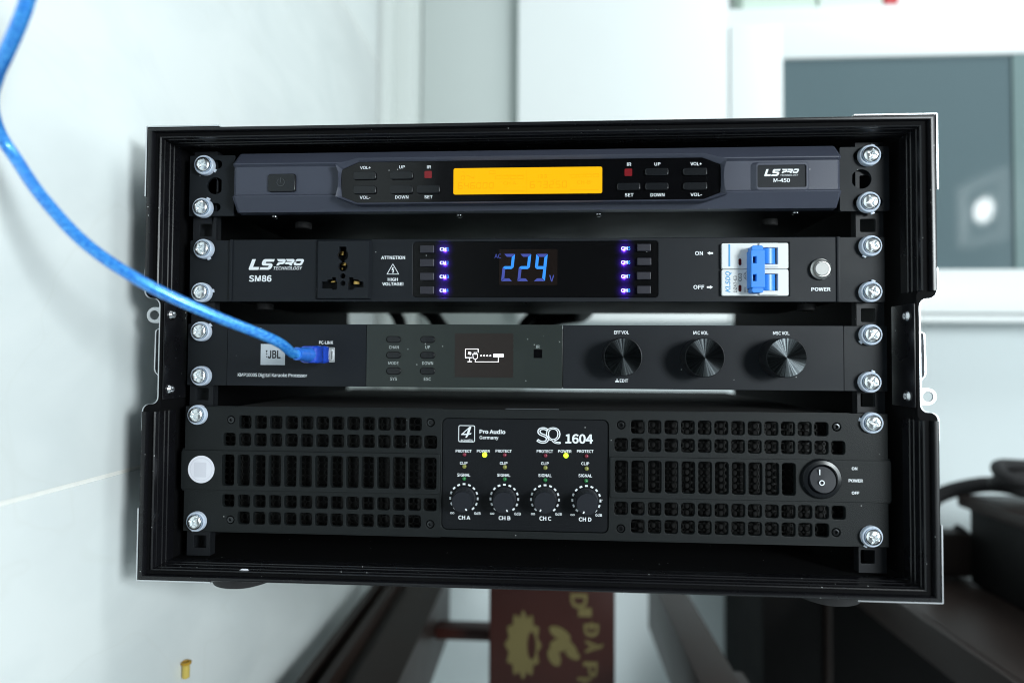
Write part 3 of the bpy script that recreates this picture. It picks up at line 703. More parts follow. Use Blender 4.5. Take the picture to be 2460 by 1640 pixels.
hr = [rr(*rc('D', 1420, 420, 1705, 508), .003, 6), rr(*rc('D', 1420, 868, 1705, 957), .003, 6), dhole('D', 1498, 690, 92, 84, False)]
MB().plate(rr(RX0, RX1, EZ0, EZ1, .0012, 3), hr, 0, .0022, .0002).build('rack_ear', M['ear'], rx)
BX0, BX1 = at('A', 990, 760, -.006).x, at('D', 1280, 690, -.006).x
zT, zB = EZ1 - .0004, at('A', 1400, 1018, -.004).z
z_u = at('B', 0, 205, -.0115).z; z_l = at('A', 1400, 858, -.0115).z
YM = -.0105
def bodyloop(x, d):       # d: inset at the ends
    return [(x, .004, zT - .0003), (x, -.0035 + d, zT - d * .3), (x, -.0119 + d, z_u + .0009), (x, -.0124 + d, z_u + .0003), (x, -.0123 + d, z_u - .0003), (x, YM + .0002 + d, z_u - .0016), (x, YM + .0002 + d, z_u - .0024),
            (x, YM + .0002 + d, z_l + .0024), (x, YM + .0002 + d, z_l + .0016), (x, -.0123 + d, z_l + .0003), (x, -.0124 + d, z_l - .0003), (x, -.0119 + d, z_l - .0009), (x, -.0052 + d, zB + d * .3), (x, -.0046 + d, zB + .0002 + d * .3), (x, .004, zB + .0004)]
bm_ = MB().loft([bodyloop(BX0, .005), bodyloop(BX0 + .0012, .0012), bodyloop(BX0 + .0032, 0), bodyloop(BX1 - .0028, 0), bodyloop(BX1 - .0010, .0012), bodyloop(BX1, .0055)], False)
for x, d in ((BX0, .005), (BX1, .0055)): bm_.add(bodyloop(x, d), [tuple(range(15))])
body = bm_.build('faceplate', M['slate'], rx, smooth=18)
MB().box(LX1 - .004, RX0 + .004, .0045, .17, zB + .001, zT - .001).build('chassis', M['dark'], rx, smooth=0)
# faceted display surround
YO, YI = -.0166, -.0140
xs0, xs1 = at('B', 20, 350, YO).x, at('C', 1752, 330, YO).x
o_l = [('B', 20, 212), ('B', 232, 155), ('C', 1530, 108), ('C', 1755, 158), ('C', 1728, 240), ('C', 1722, 330), ('C', 1728, 420), ('C', 1752, 490), ('C', 1530, 558), ('B', 222, 592), ('B', 20, 520), ('B', 45, 430), ('B', 52, 350), ('B', 46, 280)]
i_l = [('B', 88, 262), ('B', 245, 193), ('C', 1520, 150), ('C', 1690, 214), ('C', 1694, 260), ('C', 1695, 335), ('C', 1694, 420), ('C', 1690, 480), ('C', 1530, 542), ('B', 228, 578), ('B', 84, 520), ('B', 76, 440), ('B', 74, 360), ('B', 78, 300)]
def l3(l, Y): return [at(z, x, y, Y) for z, x, y in l]
lo = l3(o_l, YO); li = l3(i_l, YI)
mid_ = [a.lerp(b, .35) for a, b in zip(lo, li)]
for v in mid_: v.y = YO + .0004
sk_ = [Vector((v.x, YM + .0015, v.z)) for v in lo]
so = [Vector((v.x, YO + .0006, v.z)) for v in lo]
MB().loft([sk_, so, [a.lerp(b, .06) + Vector((0, -.0004, 0)) for a, b in zip(lo, li)], mid_, li, [Vector((v.x, YI + .003, v.z)) for v in li]], True).build('display_surround', M['slate'], rx, smooth=18)
gpn = MB(); gpn.add([Vector((v.x, YI + .0005, v.z)) for v in li], [tuple(range(len(li)))])
gl_ = gpn.build('glass_panel', M['glass'], rx, smooth=0)
YG = YI + .0005
def lcd_rect():
    a = rc('B', 1135, 254, 1800, 497, YG); b = rc('C', 100, 237, 575, 490, YG)
    return a[0], b[1], (a[2] + b[2]) / 2, (a[3] + b[3]) / 2
lx0, lx1, lz0, lz1 = lcd_rect()
scr = MB().plate(rr(lx0, lx1, lz0, lz1, .0012), (), YG - .0003, YG + .0004).build('display', M['lcd'], rx, smooth=0)
sg_ = MB(); LY = YG - .0003
def seg_text(s, z, x0, y0, x1, y1):
    x, X, b, t = rc(z, x0, y0, x1, y1, LY); n = sum(1 for c in s if c != '.'); w = (X - x) / n; i = 0
    for c in s:
        if c == '.': sg_.plate(circ(x + i * w - w * .1, b + w * .06, w * .06, 6), (), LY - .0001, LY); continue
        for pl in seven(c, x + i * w + w * .08, x + (i + 1) * w - w * .1, b, t, .06, w * .12).values(): sg_.plate(pl, (), LY - .0001, LY)
        i += 1
seg_text('646.000', 'B', 1170, 385, 1520, 445); seg_text('673.250', 'B', 1850, 372, 2210, 437)
seg_text('074', 'B', 1200, 322, 1335, 360); seg_text('133', 'B', 1905, 312, 2020, 348)
text(sg_, 'CH-A', 'B', 1605, 378, 1725, 408, LY); text(sg_, 'CH-B', 'C', 338, 365, 465, 402, LY)
for z, x, y in (('B', 1475, 290), ('B', 1530, 340), ('B', 1600, 340), ('B', 1670, 338), ('B', 1740, 338), ('C', 280, 325), ('C', 350, 323), ('C', 420, 321), ('C', 490, 320)):
    b_ = rc(z, x, y - 14, x + 52, y + 14, LY); q = [(b_[0], b_[2]), (b_[1], b_[2]), (b_[1], b_[3]), (b_[0], b_[3])]
    strokes(sg_, [(q[i], q[(i + 1) % 4]) for i in range(4)], .00022, LY)
for z, x0_, x1_, y in (('B', 1535, 1800, 465), ('B', 1535, 1800, 318), ('C', 270, 540, 455), ('C', 260, 545, 310)):
    a, b = at(z, x0_, y, LY), at(z, x1_, y, LY); strokes(sg_, [((a.x, a.z), (b.x, b.z))], .00022, LY)
a, b = at('B', 1825, 270, LY), at('B', 1825, 490, LY); strokes(sg_, [((a.x, a.z), (b.x, b.z))], .0002, LY)
sg_.build('display_segments', M['lcdseg'], scr, smooth=0)
for z, bx in (('B', (188, 282, 405, 357)), ('B', (188, 415, 405, 491)), ('B', (535, 278, 751, 353)), ('B', (535, 410, 750, 488)), ('B', (785, 409, 1006, 485)),
              ('C', (715, 388, 936, 456)), ('C', (980, 248, 1202, 317)), ('C', (980, 386, 1202, 454)), ('C', (1338, 246, 1567, 316)), ('C', (1338, 383, 1567, 454))):
    button(rx, z, *bx, YG, .0016, .0016, 'button', 'button', .0006)
for z, bx in (('B', (862, 278, 931, 346)), ('C', (785, 257, 857, 326))):
    b_ = rc(z, *bx, YG); MB().plate(rr(*b_, .0006, 2), (), YG - .0002, YG + .0002).build('infrared_window', M['red'], rx, smooth=0)
for s_, z, *bx in (('VOL+', 'B', 256, 233, 356, 262), ('UP', 'B', 623, 227, 678, 256), ('IR', 'B', 885, 226, 923, 256), ('VOL-', 'B', 252, 512, 352, 542), ('DOWN', 'B', 586, 509, 710, 540), ('SET', 'B', 860, 507, 938, 538),
                   ('IR', 'C', 808, 200, 849, 232), ('UP', 'C', 1067, 199, 1123, 229), ('VOL+', 'C', 1405, 195, 1513, 227), ('SET', 'C', 788, 488, 869, 520), ('DOWN', 'C', 1030, 487, 1161, 519), ('VOL-', 'C', 1406, 485, 1514, 516)):
    print_(rx, s_, z, *bx, YG, bold=.012)
# power key and badge
pk = button(rx, 'A', 1312, 637, 1578, 812, YM, .0016, .0018, 'button', 'power_button', .0007)
pi = MB(); c = at('A', 1437, 722, YM - .0016); rr1, rr0 = mm('A', 40, YM), mm('A', 36, YM)
o1 = [(c.x + rr1 * math.sin(math.radians(t)), c.z + rr1 * math.cos(math.radians(t))) for t in range(30, 331, 15)]
o2 = [(c.x + rr0 * math.sin(math.radians(t)), c.z + rr0 * math.cos(math.radians(t))) for t in range(330, 29, -15)]
pi.plate(o1 + o2, (), YM - .00172, YM - .0015)
strokes(pi, [((c.x, c.z), (c.x, c.z + mm('A', 46, YM)))], .00035, YM - .0016)
pi.build('power_symbol', mat('faint_print', (.045, .05, .055), .5), pk, smooth=0)
bz = rc('D', 468, 524, 987, 800, YM - .002)
ib = rc('D', 484, 552, 962, 771, YM - .002)
ol = rr(*bz, .0022); il = rr(*ib, .0013)
base_ = [(x, YM + .0006, z) for x, z in rr(bz[0] - .0032, bz[1] + .0006, bz[2] - .0006, bz[3] + .0006, .0028)]
MB().loft([base_, [(x, YM - .0018, z) for x, z in ol], [(x, YM - .0022, z) for x, z in rr(bz[0] + .0005, bz[1] - .0005, bz[2] + .0005, bz[3] - .0005, .002)],
           [(x, YM - .0022, z) for x, z in il], [(x, YM - .0014, z) for x, z in il]], True).build('badge_rim', M['slate'], rx, smooth=30)
bd = MB().plate(il, (), YM - .0015, YM + .0005).build('badge', M['panel'], rx, smooth=0)
logo(bd, rc('D', 550, 593, 890, 662, YM - .0015), YM - .0015)
print_(bd, 'TECHNOLOGY', 'D', 708, 645, 883, 661, YM - .0015, shear=.25)
print_(bd, 'M-450', 'D', 641, 684, 801, 723, YM - .0015, bold=.02)
# underside feet and screws
for z, x, y in (('A', 1660, 1150), ('D', 595, 1110)):
    p = at(z, x, y, .035); MB().lathe((p.x, .035, zB + .001), [(.0062, 0), (.0062, -.0040), (.0056, -.0046), (.0, -.0046)], 24, 'z', True, False).build('rubber_foot', M['rubber'], rx)
for z, x, y in (('A', 1378, 1100), ('B', 1190, 735), ('C', 540, 720), ('D', 855, 1050)):
    p = at(z, x, y, .012); MB().lathe((p.x, .012, zB + .001), [(.0024, 0), (.0023, -.0008), (.0014, -.0017), (.0, -.0018)], 16, 'z', True, False).build('chassis_screw', M['rivet'], rx)

# ------------------------------------------------------------------ 2: power sequencer
ps = thing('power_distributor', 'black power distributor with blue digital voltage readout and white breaker', 'audio unit', (0, .07, .0315))
X0, X1 = at('E', 533, 430).x, at('H', 1748, 420).x
Z1, Z0 = .0763, .0324
sock = rc('E', 1722, 140, 2255, 703, 0); dis = rc('F', 442, 90, 2140, 604, 0)
dis = (at('F', 442, 340).x, at('G', 707, 340).x, (at('F', 1000, 604).z + at('G', 400, 606).z) / 2, (at('F', 1000, 88).z + at('G', 400, 72).z) / 2)
brk = rc('G', 1308, 92, 1940, 590, 0)
sx_ = [at('E', 918, 430).x, at('H', 1308, 420).x]
MB().plate(rr(X0, sx_[0], Z0, Z1, .0005, 2), (), 0, .0025, .0002).build('rack_ear', M['ear'], ps)
MB().plate(rr(sx_[1], X1, Z0, Z1, .0005, 2), (), 0, .0025, .0002).build('rack_ear', M['ear'], ps)
fp = MB().plate(rr(sx_[0] + .0002, sx_[1] - .0002, Z0 - .0001, Z1 + .0001, .0004, 2), [rr(*dis, .0022), rect(*brk), rect(sock[0] + .002, sock[1] - .003, sock[2] + .003, sock[3] - .003)], -.0012, .0022, .0005, 2).build('front_panel', M['panel'], ps)
for zx in (('E', 931), ('H', 1299)):
    xx = at(zx[0], zx[1], 430).x; MB().box(xx - .0012, xx + .0012, -.0022, .001, Z0 - .0002, Z1 + .0002, .0008).build('seam_bead', M['panel'], ps)
MB().box(-.215, .217, .0026, .128, Z0 + .0012, Z1 - .001).build('chassis', M['dark'], ps, smooth=0)
logo(fp, rc('E', 1088, 323, 1608, 424, -.0012), -.0012)
print_(fp, 'TECHNOLOGY', 'E', 1322, 393, 1592, 424, -.0012, shear=.25, bold=.012)
print_(fp, 'SM86', 'E', 1090, 475, 1303, 536, -.0012, bold=.028)
# socket outlet
YS = -.0042
so_ = rc('E', 1740, 152, 2216, 690, YS)
holes = []
def zc(x, y): p = at('E', x, y, YS); return p.x, p.z
h1 = zpoly('E', [(1940, 205), (1940, 243)], YS)
cA = zc(1975, 288); RA = mm('E', 52, YS); cB = zc(1975, 393); RB = mm('E', 46, YS)
k1 = [zc(2008, 205), zc(1940, 205), zc(1940, 243)] + circ(cA[0], cA[1], RA, 14, 135, 250) + circ(cB[0], cB[1], RB, 18, 110, 430) + circ(cA[0], cA[1], RA, 14, 290, 405) + [zc(2008, 243)]
holes.append(k1)
for (x, y) in ((1974, 482), (1974, 551)): c_ = zc(x, y); holes.append(circ(c_[0], c_[1], mm('E', 26, YS), 16))
holes.append([zc(*q) for q in ((1775, 535), (1775, 600), (1870, 600), (1870, 611), (1906, 611), (1920, 600), (1920, 535), (1908, 530), (1908, 493), (1870, 493), (1870, 512), (1830, 516), (1820, 535))])
holes.append([zc(*q) for q in ((2030, 493), (2030, 540), (2024, 545), (2024, 612), (2070, 612), (2085, 592), (2168, 586), (2168, 536), (2136, 532), (2120, 515), (2072, 510), (2072, 493))])
sf = MB()
sf.plate(rect(*so_), [list(reversed(h)) for h in holes], YS, YS + .0025)
sl = [(so_[0], YS, so_[2]), (so_[1], YS, so_[2]), (so_[1], YS, so_[3]), (so_[0], YS, so_[3])]
sbk = [(sock[0], -.0006, sock[2]), (sock[1], -.0006, sock[2]), (sock[1], -.0006, sock[3]), (sock[0], -.0006, sock[3])]
sf.loft([sbk, sl], True)
so_obj = sf.build('socket_outlet', M['panel'], ps, smooth=0)
MB().box(sock[0] + .003, sock[1] - .004, YS + .009, YS + .010, sock[2] + .004, sock[3] - .004).build('socket_back', M['hole'], so_obj, smooth=0)
br = MB()
for (x, y, w_, h_) in ((1968, 268, 34, 40), (1985, 372, 50, 26), (1885, 533, 44, 22), (2105, 545, 60, 34), (1968, 415, 20, 22)):
    b_ = rc('E', x - w_ / 2, y - h_ / 2, x + w_ / 2, y + h_ / 2, YS + .005); br.box(b_[0], b_[1], YS + .0045, YS + .0065, b_[2], b_[3], .0004)
br.build('brass_contact', M['brass'], so_obj)
# warning text
YP = -.0012
print_(fp, 'ATTNETION', 'F', 140, 215, 366, 247, YP, bold=.03); print_(fp, 'HIGH', 'F', 202, 421, 298, 451, YP, bold=.03); print_(fp, 'VOLTAGE!', 'F', 150, 463, 350, 494, YP, bold=.03)
wt = MB(); t3 = [P for P in zpoly('F', [(250, 290), (305, 386), (195, 386)], YP)]
strokes(wt, [(t3[i], t3[(i + 1) % 3]) for i in range(3)], .00042, YP)
wt.plate(zpoly('F', [(246, 322), (258, 322), (252, 342), (262, 340), (256, 366), (262, 364), (250, 378), (242, 362), (249, 364), (252, 350), (238, 352)], YP), (), YP - .00012, YP)
wt.build('warning_symbol', M['print'], fp, smooth=0)
# display glass, channel keys
YD = -.0006
dg_ = MB().plate(rr(dis[0] + .0002, dis[1] - .0002, dis[2] + .0002, dis[3] - .0002, .0020), (), YD, YD + .002).build('glass_panel', mat('satin_black_acrylic', (.0030, .0030, .0034), .20, spec=.22, dust=.2), ps, smooth=0)
for i, (z, bx) in enumerate((('F', (506, 113, 634, 184)), ('F', (504, 242, 634, 314)), ('F', (505, 372, 634, 442)), ('F', (505, 501, 634, 572)), ('G', (514, 100, 642, 168)), ('G', (514, 231, 646, 302)), ('G', (512, 364, 641, 436)), ('G', (513, 495, 641, 570)))):
    button(ps, z, *bx, YD, .0022, .0004, 'btn2', 'channel_key', .0004)
chl = [('F', 692, 134, 780, 167), ('F', 692, 263, 775, 296), ('F', 690, 393, 777, 426), ('F', 690, 522, 774, 555), ('G', 361, 127, 447, 161), ('G', 360, 258, 447, 292), ('G', 361, 390, 447, 424), ('G', 360, 522, 447, 556)]
for i, (z, a, b, c_, d) in enumerate(chl):
    xm = a + (c_ - a) * .70
    print_(dg_, 'CH', z, a, b, xm, d, YD, 'chface', bold=.03)
    q_ = at(z, (a + c_) / 2 - 6, (b + d) / 2, YD); gl2 = bpy.data.lights.new('added_halo_spot', 'SPOT'); gl2.energy = .06; gl2.spot_size = math.radians(112); gl2.spot_blend = 1.0; gl2.color = (.13, .03, 1.0); gl2.shadow_soft_size = .0004
    go_ = bpy.data.objects.new('added_halo_spot', gl2); COL.objects.link(go_); go_.location = (q_.x, YD - .0060, q_.z); go_.rotation_euler = (math.radians(90), 0, 0)  # added spot in front of the glass, throws the blue halo onto it
    print_(dg_, str(i + 1), z, xm + 6, b, c_, d, YD, 'chnum', bold=.01)
wr = rc('F', 1250, 152, 1800, 490, YD)
wn = MB().plate(rr(*wr, .001), (), YD - .0003, YD + .0005).build('readout_window', M['smoke'], dg_, smooth=0)
YW = YD - .0003; bright = MB(); dim = MB()
for dgt, x0_, x1_, hi in (('2', 1270, 1400, 'bg'), ('2', 1423, 1553, 'bg'), ('9', 1575, 1708, 'bfgc')):
    b_ = rc('F', x0_, 196, x1_, 453, YW)
    for k, pl in seven(dgt, *b_, slant=.10, w=(b_[1] - b_[0]) * .21, gap=.02).items(): (bright if k in hi else dim).plate(pl, (), YW - .00015, YW)
text(dim, 'AC', 'F', 1207, 196, 1270, 238, YW); text(dim, 'V', 'F', 1722, 395, 1769, 456, YW, bold=.02)
bright.build('lit_segments', M['seg'], wn, smooth=0); dim.build('dim_segments', M['segdim'], wn, smooth=0)
# ON / OFF marks
print_(fp, 'ON', 'G', 1057, 171, 1132, 209, YP, bold=.02); print_(fp, 'OFF', 'G', 1042, 489, 1144, 527, YP, bold=.02)
ar = MB(); ar.plate(zpoly('G', [(1170, 188), (1198, 171), (1198, 180), (1227, 180), (1227, 197), (1198, 197), (1198, 206)], YP), (), YP - .00012, YP)
ar.plate(zpoly('G', [(1226, 508), (1198, 491), (1198, 500), (1168, 500), (1168, 517), (1198, 517), (1198, 526)], YP), (), YP - .00012, YP); ar.build('arrow', M['print'], fp, smooth=0)
print_(fp, 'POWER', 'H', 1054, 589, 1236, 624, YP, bold=.035)
# breaker
YK = -.0035
bk = rc('G', 1310, 93, 1938, 589, YK)
zmid = at('G', 1500, 339, YK).z
for nm, za, zb_, wy0, wy1 in (('up', zmid + .0002, bk[3], 138, 292), ('dn', bk[2], zmid - .0002, 384, 541)):
    wn_ = rc('G', 1655, wy0, 1838, wy1, YK)
    mod = MB().plate(rr(bk[0], bk[1], za, zb_, .0010, 3), [rect(*wn_)], YK, .004, .0003, 2)
    mob = mod.build('breaker_module', M['white'], ps)
    cw = rc('G', 1665, wy0 + 3, 1833, wy1 - 3, YK)
    xcn = (cw[0] + cw[1]) / 2; rw = (cw[1] - cw[0]) / 2
    pr = [(xcn + rw * math.cos(math.radians(t)), YK + .0042 - .0046 * math.sin(math.radians(t))) for t in range(0, 181, 12)]
    MB().loft([[(x, y, cw[2]) for x, y in pr], [(x, y, cw[3]) for x, y in pr]], False).build('toggle_drum', M['blue'], mob)
    ry0 = 240 if nm == 'up' else 487
    b_ = rc('G', 1466, ry0, 1494, ry0 + 64, YK); MB().plate(rr(*b_, .0016, 4), (), YK - .0001, YK + .0004).build('indicator_slot', M['darkred'], mob, smooth=0)
    MB().plate(rr(*rc('G', 1662, wy0 - 46 if nm == 'up' else wy0 - 28, 1842, wy0 - 4, YK - .001), .0004, 2), (), YK - .0012, YK + .0002, .0002).plate(rr(*rc('G', 1662, wy1 + 4, 1842, wy1 + (28 if nm == 'up' else 40), YK - .001), .0004, 2), (), YK - .0012, YK + .0002, .0002).build('guard_rib', M['white'], mob)
    if nm == 'dn':
        print_(mob, 'KLSDQ', 'G', 1343, 360, 1400, 557, YK, 'blueprint', rot=90, shear=.2, bold=.02)
        print_(mob, 'DZ47-63', 'G', 1420, 402, 1450, 557, YK, 'ink', rot=90); print_(mob, 'C63', 'G', 1465, 378, 1497, 452, YK, 'ink', rot=90)
        print_(mob, '50Hz', 'G', 1517, 508, 1535, 560, YK, 'ink', rot=90); print_(mob, '400V~', 'G', 1543, 493, 1562, 560, YK, 'ink', rot=90); print_(mob, '4500A', 'G', 1568, 495, 1588, 562, YK, 'ink', rot=90)
        cc = MB(); c_ = at('G', 1545, 402, YK)
        cc.plate([(c_.x + mm('G', 28) * math.cos(t * .2618), c_.z + mm('G', 36) * math.sin(t * .2618)) for t in range(24)], [[(c_.x + mm('G', 25) * math.cos(-t * .2618), c_.z + mm('G', 33) * math.sin(-t * .2618)) for t in range(24)]], YK - .0001, YK)
        text(cc, 'CCC', 'G', 1528, 376, 1562, 428, YK, rot=90); cc.build('mark', M['ink'], mob, smooth=0)
    else:
        print_(mob, '1P 2P', 'G', 1564, 197, 1580, 246, YK, 'ink', rot=90)
        b_ = rc('G', 1372, 106, 1389, 313, YK); MB().plate(rect(*b_), (), YK - .0001, YK).build('blue_bar', M['blueprint'], mob, smooth=0)
YH = -.0125
hb = rc('G', 1585, 112, 1716, 560, YH)
hn = rc('G', 1596, 113, 1706, 559, YH)
hw = [rect(*rc('G', 1604, 219, 1636, 281, YH)), rect(*rc('G', 1604, 387, 1636, 450, YH))]
za1, zb1 = at('G', 1650, 155, YH).z, at('G', 1650, 512, YH).z
hnd = MB().plate(rr(hb[0], hb[1], zb1, za1, .0006, 3), hw, YH, YH + .010, .0004, 2)
hnd.plate(rr(hn[0], hn[1], za1 - .0004, hn[3], .0014, 4), (), YH + .0008, YH + .009, .0004, 2)
hnd.plate(rr(hn[0], hn[1], hn[2], zb1 + .0004, .0014, 4), (), YH + .0008, YH + .009, .0004, 2)
hob = hnd.build('breaker_handle', M['blue'], ps)
MB().box(hb[0] + .001, hb[1] - .001, YH + .0035, YH + .005, zb1 + .002, za1 - .002).build('handle_socket', mat('dark_blue_recess', (.008, .01, .06), .6), hob, smooth=0)
# push button
c_ = at('H', 1147, 417, -.003); Rb = mm('H', 99, -.003); Ri = mm('H', 63, -.003)
pb = MB().lathe((c_.x, 0, c_.z), [(Rb, -.0012), (Rb, -.0026), (Rb * .97, -.0032), (Ri + .0009, -.0042), (Ri + .0003, -.0042), (Ri + .0002, -.003)], 48, 'y', False, False).build('push_button', M['steel'], ps)
MB().lathe((c_.x, 0, c_.z), [(Ri, -.002), (Ri, -.0044), (Ri * .93, -.0049), (0, -.0049)], 40, 'y', False, False).build('button_cap', M['steel2'], pb)
for z, x, y in (('E', 1240, 775), ('H', 1012, 785)):
    p = at(z, x, y, .03); MB().lathe((p.x, .03, Z0 + .001), [(.0062, 0), (.0062, -.0040), (.0056, -.0046), (.0, -.0046)], 24, 'z', True, False).build('rubber_foot', M['rubber'], ps)
for z, x, y in (('E', 1225, 722), ('F', 1508, 650), ('H', 978, 726)):
    p = at(z, x, y, .008); MB().lathe((p.x, .008, Z0 + .001), [(.0024, 0), (.0023, -.0006), (.0014, -.0012), (.0, -.0013)], 16, 'z', True, False).build('chassis_screw', M['rivet'], ps)
vt = MB(); p = at('F', 640, 690, .04)
for k in range(8): vt.add([(p.x + k * .0042, .037, Z0 + .00095), (p.x + k * .0042 + .0018, .037, Z0 + .00095), (p.x + k * .0042 + .0048, .050, Z0 + .00095), (p.x + k * .0042 + .0030, .050, Z0 + .00095)], [(0, 1, 2, 3)])
vt.build('vent_slots', M['hole'], ps, smooth=0)

# ------------------------------------------------------------------ 3: karaoke processor
kp = thing('audio_processor', 'black audio processor with three round knobs and small screen, third unit down', 'audio unit', (0, .1, -.028))
X0, X1 = at('a', 592, 500).x, at('d', 672, 860).x
Z1, Z0 = .0164, -.0272
xa_, xb_, xc2, xd2 = at('a', 965, 500).x, at('a', 2280, 500).x, at('c', 38, 380).x, at('d', 262, 860).x
g = .0002
MB().plate(rr(X0, xa_ - g, Z0, Z1, .0004, 2), (), 0, .0025, .0002).build('rack_ear', M['ear'], kp)
lpn = MB().plate(rr(xa_ + g, xb_ - g, Z0, Z1, .0002, 1), (), -.0004, .0025, .0002).build('left_panel', M['panel'], kp)
cpn = MB().plate(rr(xb_, xc2 - g, Z0, Z1 + .0001, .0002, 1), (), -.0012, .0025, .0002).build('center_panel', M['mid'], kp)
rpn = MB().plate(rr(xc2 + g, xd2 - g, Z0, Z1, .0002, 1), (), -.0004, .0025, .0002).build('right_panel', M['panel'], kp)
MB().plate(rr(xd2 + g, X1, Z0, Z1, .0004, 2), (), 0, .0025, .0002).build('rack_ear', M['ear'], kp)
MB().box(-.215, .217, .0026, .20, Z0 + .0006, Z1 - .0025).build('chassis', M['dark'], kp, smooth=0)
YQ = -.0004
lb = rc('a', 1280, 416, 1509, 613, YQ)
lg = MB().plate(rect(*lb), (), YQ - .0002, YQ).build('logo_plate', M['silver'], lpn, smooth=0)
print_(lg, 'JBL', 'a', 1346, 475, 1467, 553, YQ - .0002, 'ink', bold=.03)
ex = MB(); ex.plate(zpoly('a', [(1327, 476), (1346, 476), (1337, 497)], YQ), (), YQ - .0003, YQ - .0002)
for yy in (510, 535): p = at('a', 1337, yy, YQ); ex.plate(circ(p.x, p.z, mm('a', 6), 8), (), YQ - .0003, YQ - .0002)
ex.build('mark', M['ink'], lg, smooth=0)
print_(lpn, 'KMP1000S Digital Karaoke Processor', 'a', 1064, 689, 1717, 735, YQ, bold=.012)
print_(lpn, 'PC-LINK', 'a', 1829, 387, 1962, 418, YQ, bold=.015)
ub = rc('u', 860, 665, 1640, 1370, -.0012)
hh = zpoly('u', [(940, 760), (1440, 760), (1540, 850), (1540, 1240), (940, 1240)], -.0012)
usb_port = MB().plate(rr(*ub, .0004, 2), [hh], -.0012, .0003, .0002).build('usb_port', M['alu'], lpn)
MB().box(ub[0] + .001, ub[1] - .001, -.0002, 0, ub[2] + .001, ub[3] - .001).build('port_opening', M['hole'], usb_port, smooth=0)
YCn = -.0012
for s_, bx in (('CHAN', (371, 353, 463, 383)), ('UP', (713, 353, 758, 383)), ('MODE', (365, 502, 461, 532)), ('DOWN', (683, 502, 786, 533)), ('SYS', (381, 650, 445, 681)), ('ESC', (699, 651, 766, 682)), ('IR', (1758, 348, 1789, 377))):
    print_(cpn, s_, 'b', *bx, YCn, 'printg', bold=.008)
for bx in ((348, 267, 481, 322), (670, 267, 802, 324), (348, 413, 481, 471), (668, 414, 802, 473), (348, 561, 481, 621), (666, 561, 802, 622)):
    b_ = rc('b', *bx, YCn)
    MB().plate(rr(b_[0] - .0004, b_[1] + .0004, b_[2] - .0004, b_[3] + .0004, .004, 6), (), YCn - .0001, YCn + .0002).build('key_gap', M['hole'], cpn, smooth=0)
    button(kp, 'b', *bx, YCn, .0010, .004, 'button', 'button', .0005)
scb = rc('b', 991, 238, 1541, 651, YCn)
sc_ = MB().plate(rect(*scb), (), YCn - .0001, YCn + .0002).build('screen', M['oled'], kp, smooth=0)
ic = MB(); YI2 = YCn - .0001; wv = .00042
def zl(ps, w=wv):
    q = zpoly('b', ps, YI2); strokes(ic, [(q[i], q[i + 1]) for i in range(len(q) - 1)], w, YI2)
zl([(1210, 415), (1210, 388), (1205, 385), (1093, 385), (1090, 388), (1090, 465), (1152, 465)]); zl([(1130, 468), (1130, 502)]); zl([(1112, 503), (1150, 503)])
zl([(1163, 470), (1160, 434), (1204, 434), (1203, 470), (1192, 478), (1174, 478), (1163, 470)], .00034); zl([(1172, 430), (1172, 418), (1194, 418), (1194, 430)], .00034); zl([(1183, 478), (1183, 505), (1400, 505), (1400, 465)])
ic.plate(zpoly('b', [(1355, 430), (1448, 430), (1448, 462), (1355, 462)], YI2), [zpoly('b', [(1368, 446), (1398, 446), (1398, 449), (1368, 449)], YI2)], YI2 - .00012, YI2)
for x in (1239, 1267, 1296, 1325): p = at('b', x, 447, YI2); ic.plate(circ(p.x, p.z, mm('b', 8), 10), (), YI2 - .00012, YI2)
ic.plate(zpoly('b', [(1119, 410), (1146, 416), (1141, 440), (1113, 433)], YI2), (), YI2 - .00012, YI2)
ic.build('screen_icon', M['oledlit'], sc_, smooth=0)
b_ = rc('b', 1733, 390, 1814, 469, YCn); MB().plate(rect(*b_), (), YCn - .0001, YCn + .0001).build('infrared_window', M['glass'], cpn, smooth=0)
# knobs
print_(rpn, 'EFF VOL', 'c', 441, 177, 559, 204, YQ, bold=.02); print_(rpn, 'MIC VOL', 'c', 1063, 180, 1181, 208, YQ, bold=.02); print_(rpn, 'MSC VOL', 'c', 1688, 182, 1817, 210, YQ, bold=.02)
print_(rpn, 'EDIT', 'c', 486, 556, 552, 582, YQ, bold=.02)
pe = MB(); pe.plate(zpoly('c', [(450, 580), (450, 573), (458, 568), (472, 568), (480, 573), (480, 580)], YQ), (), YQ - .00012, YQ); pe.plate(zpoly('c', [(462, 552), (468, 552), (468, 560), (472, 560), (465, 567), (458, 560), (462, 560)], YQ), (), YQ - .00012, YQ); pe.build('push_symbol', M['print'], rpn, smooth=0)
KH = .0155
for i, (x, y, r_) in enumerate(((512, 382, 148), (1155, 388, 151), (1797, 388, 153))):
    c_ = at('c', x, y, -KH); R_ = mm('c', r_, -KH)
    kb = MB().lathe((c_.x, 0, c_.z), [(R_ * 1.015, -.0014), (R_ * 1.015, -KH + .0010), (R_ * .985, -KH + .0002), (R_ * .97, -KH + .0001)], 64, 'y', False, True).build('knob', M['knobside'], kp)
    # spun top face made of narrow facets
    n = 72; vs = [(c_.x, -KH - .0002, c_.z)] + [(c_.x + R_ * .968 * math.cos(2 * math.pi * k / n), -KH - .0001, c_.z + R_ * .968 * math.sin(2 * math.pi * k / n)) for k in range(n)]
    MB().add(vs, [(0, 1 + (k + 1) % n, 1 + k) for k in range(n)]).build('knob_face', M['knobtop'], kb, smooth=0, fix=False)
# underside detail
MB().box(-.19, .19, .03, .17, Z0 - .0004, Z0 + .0004).build('bottom_plate', M['dark'], kp, smooth=0)

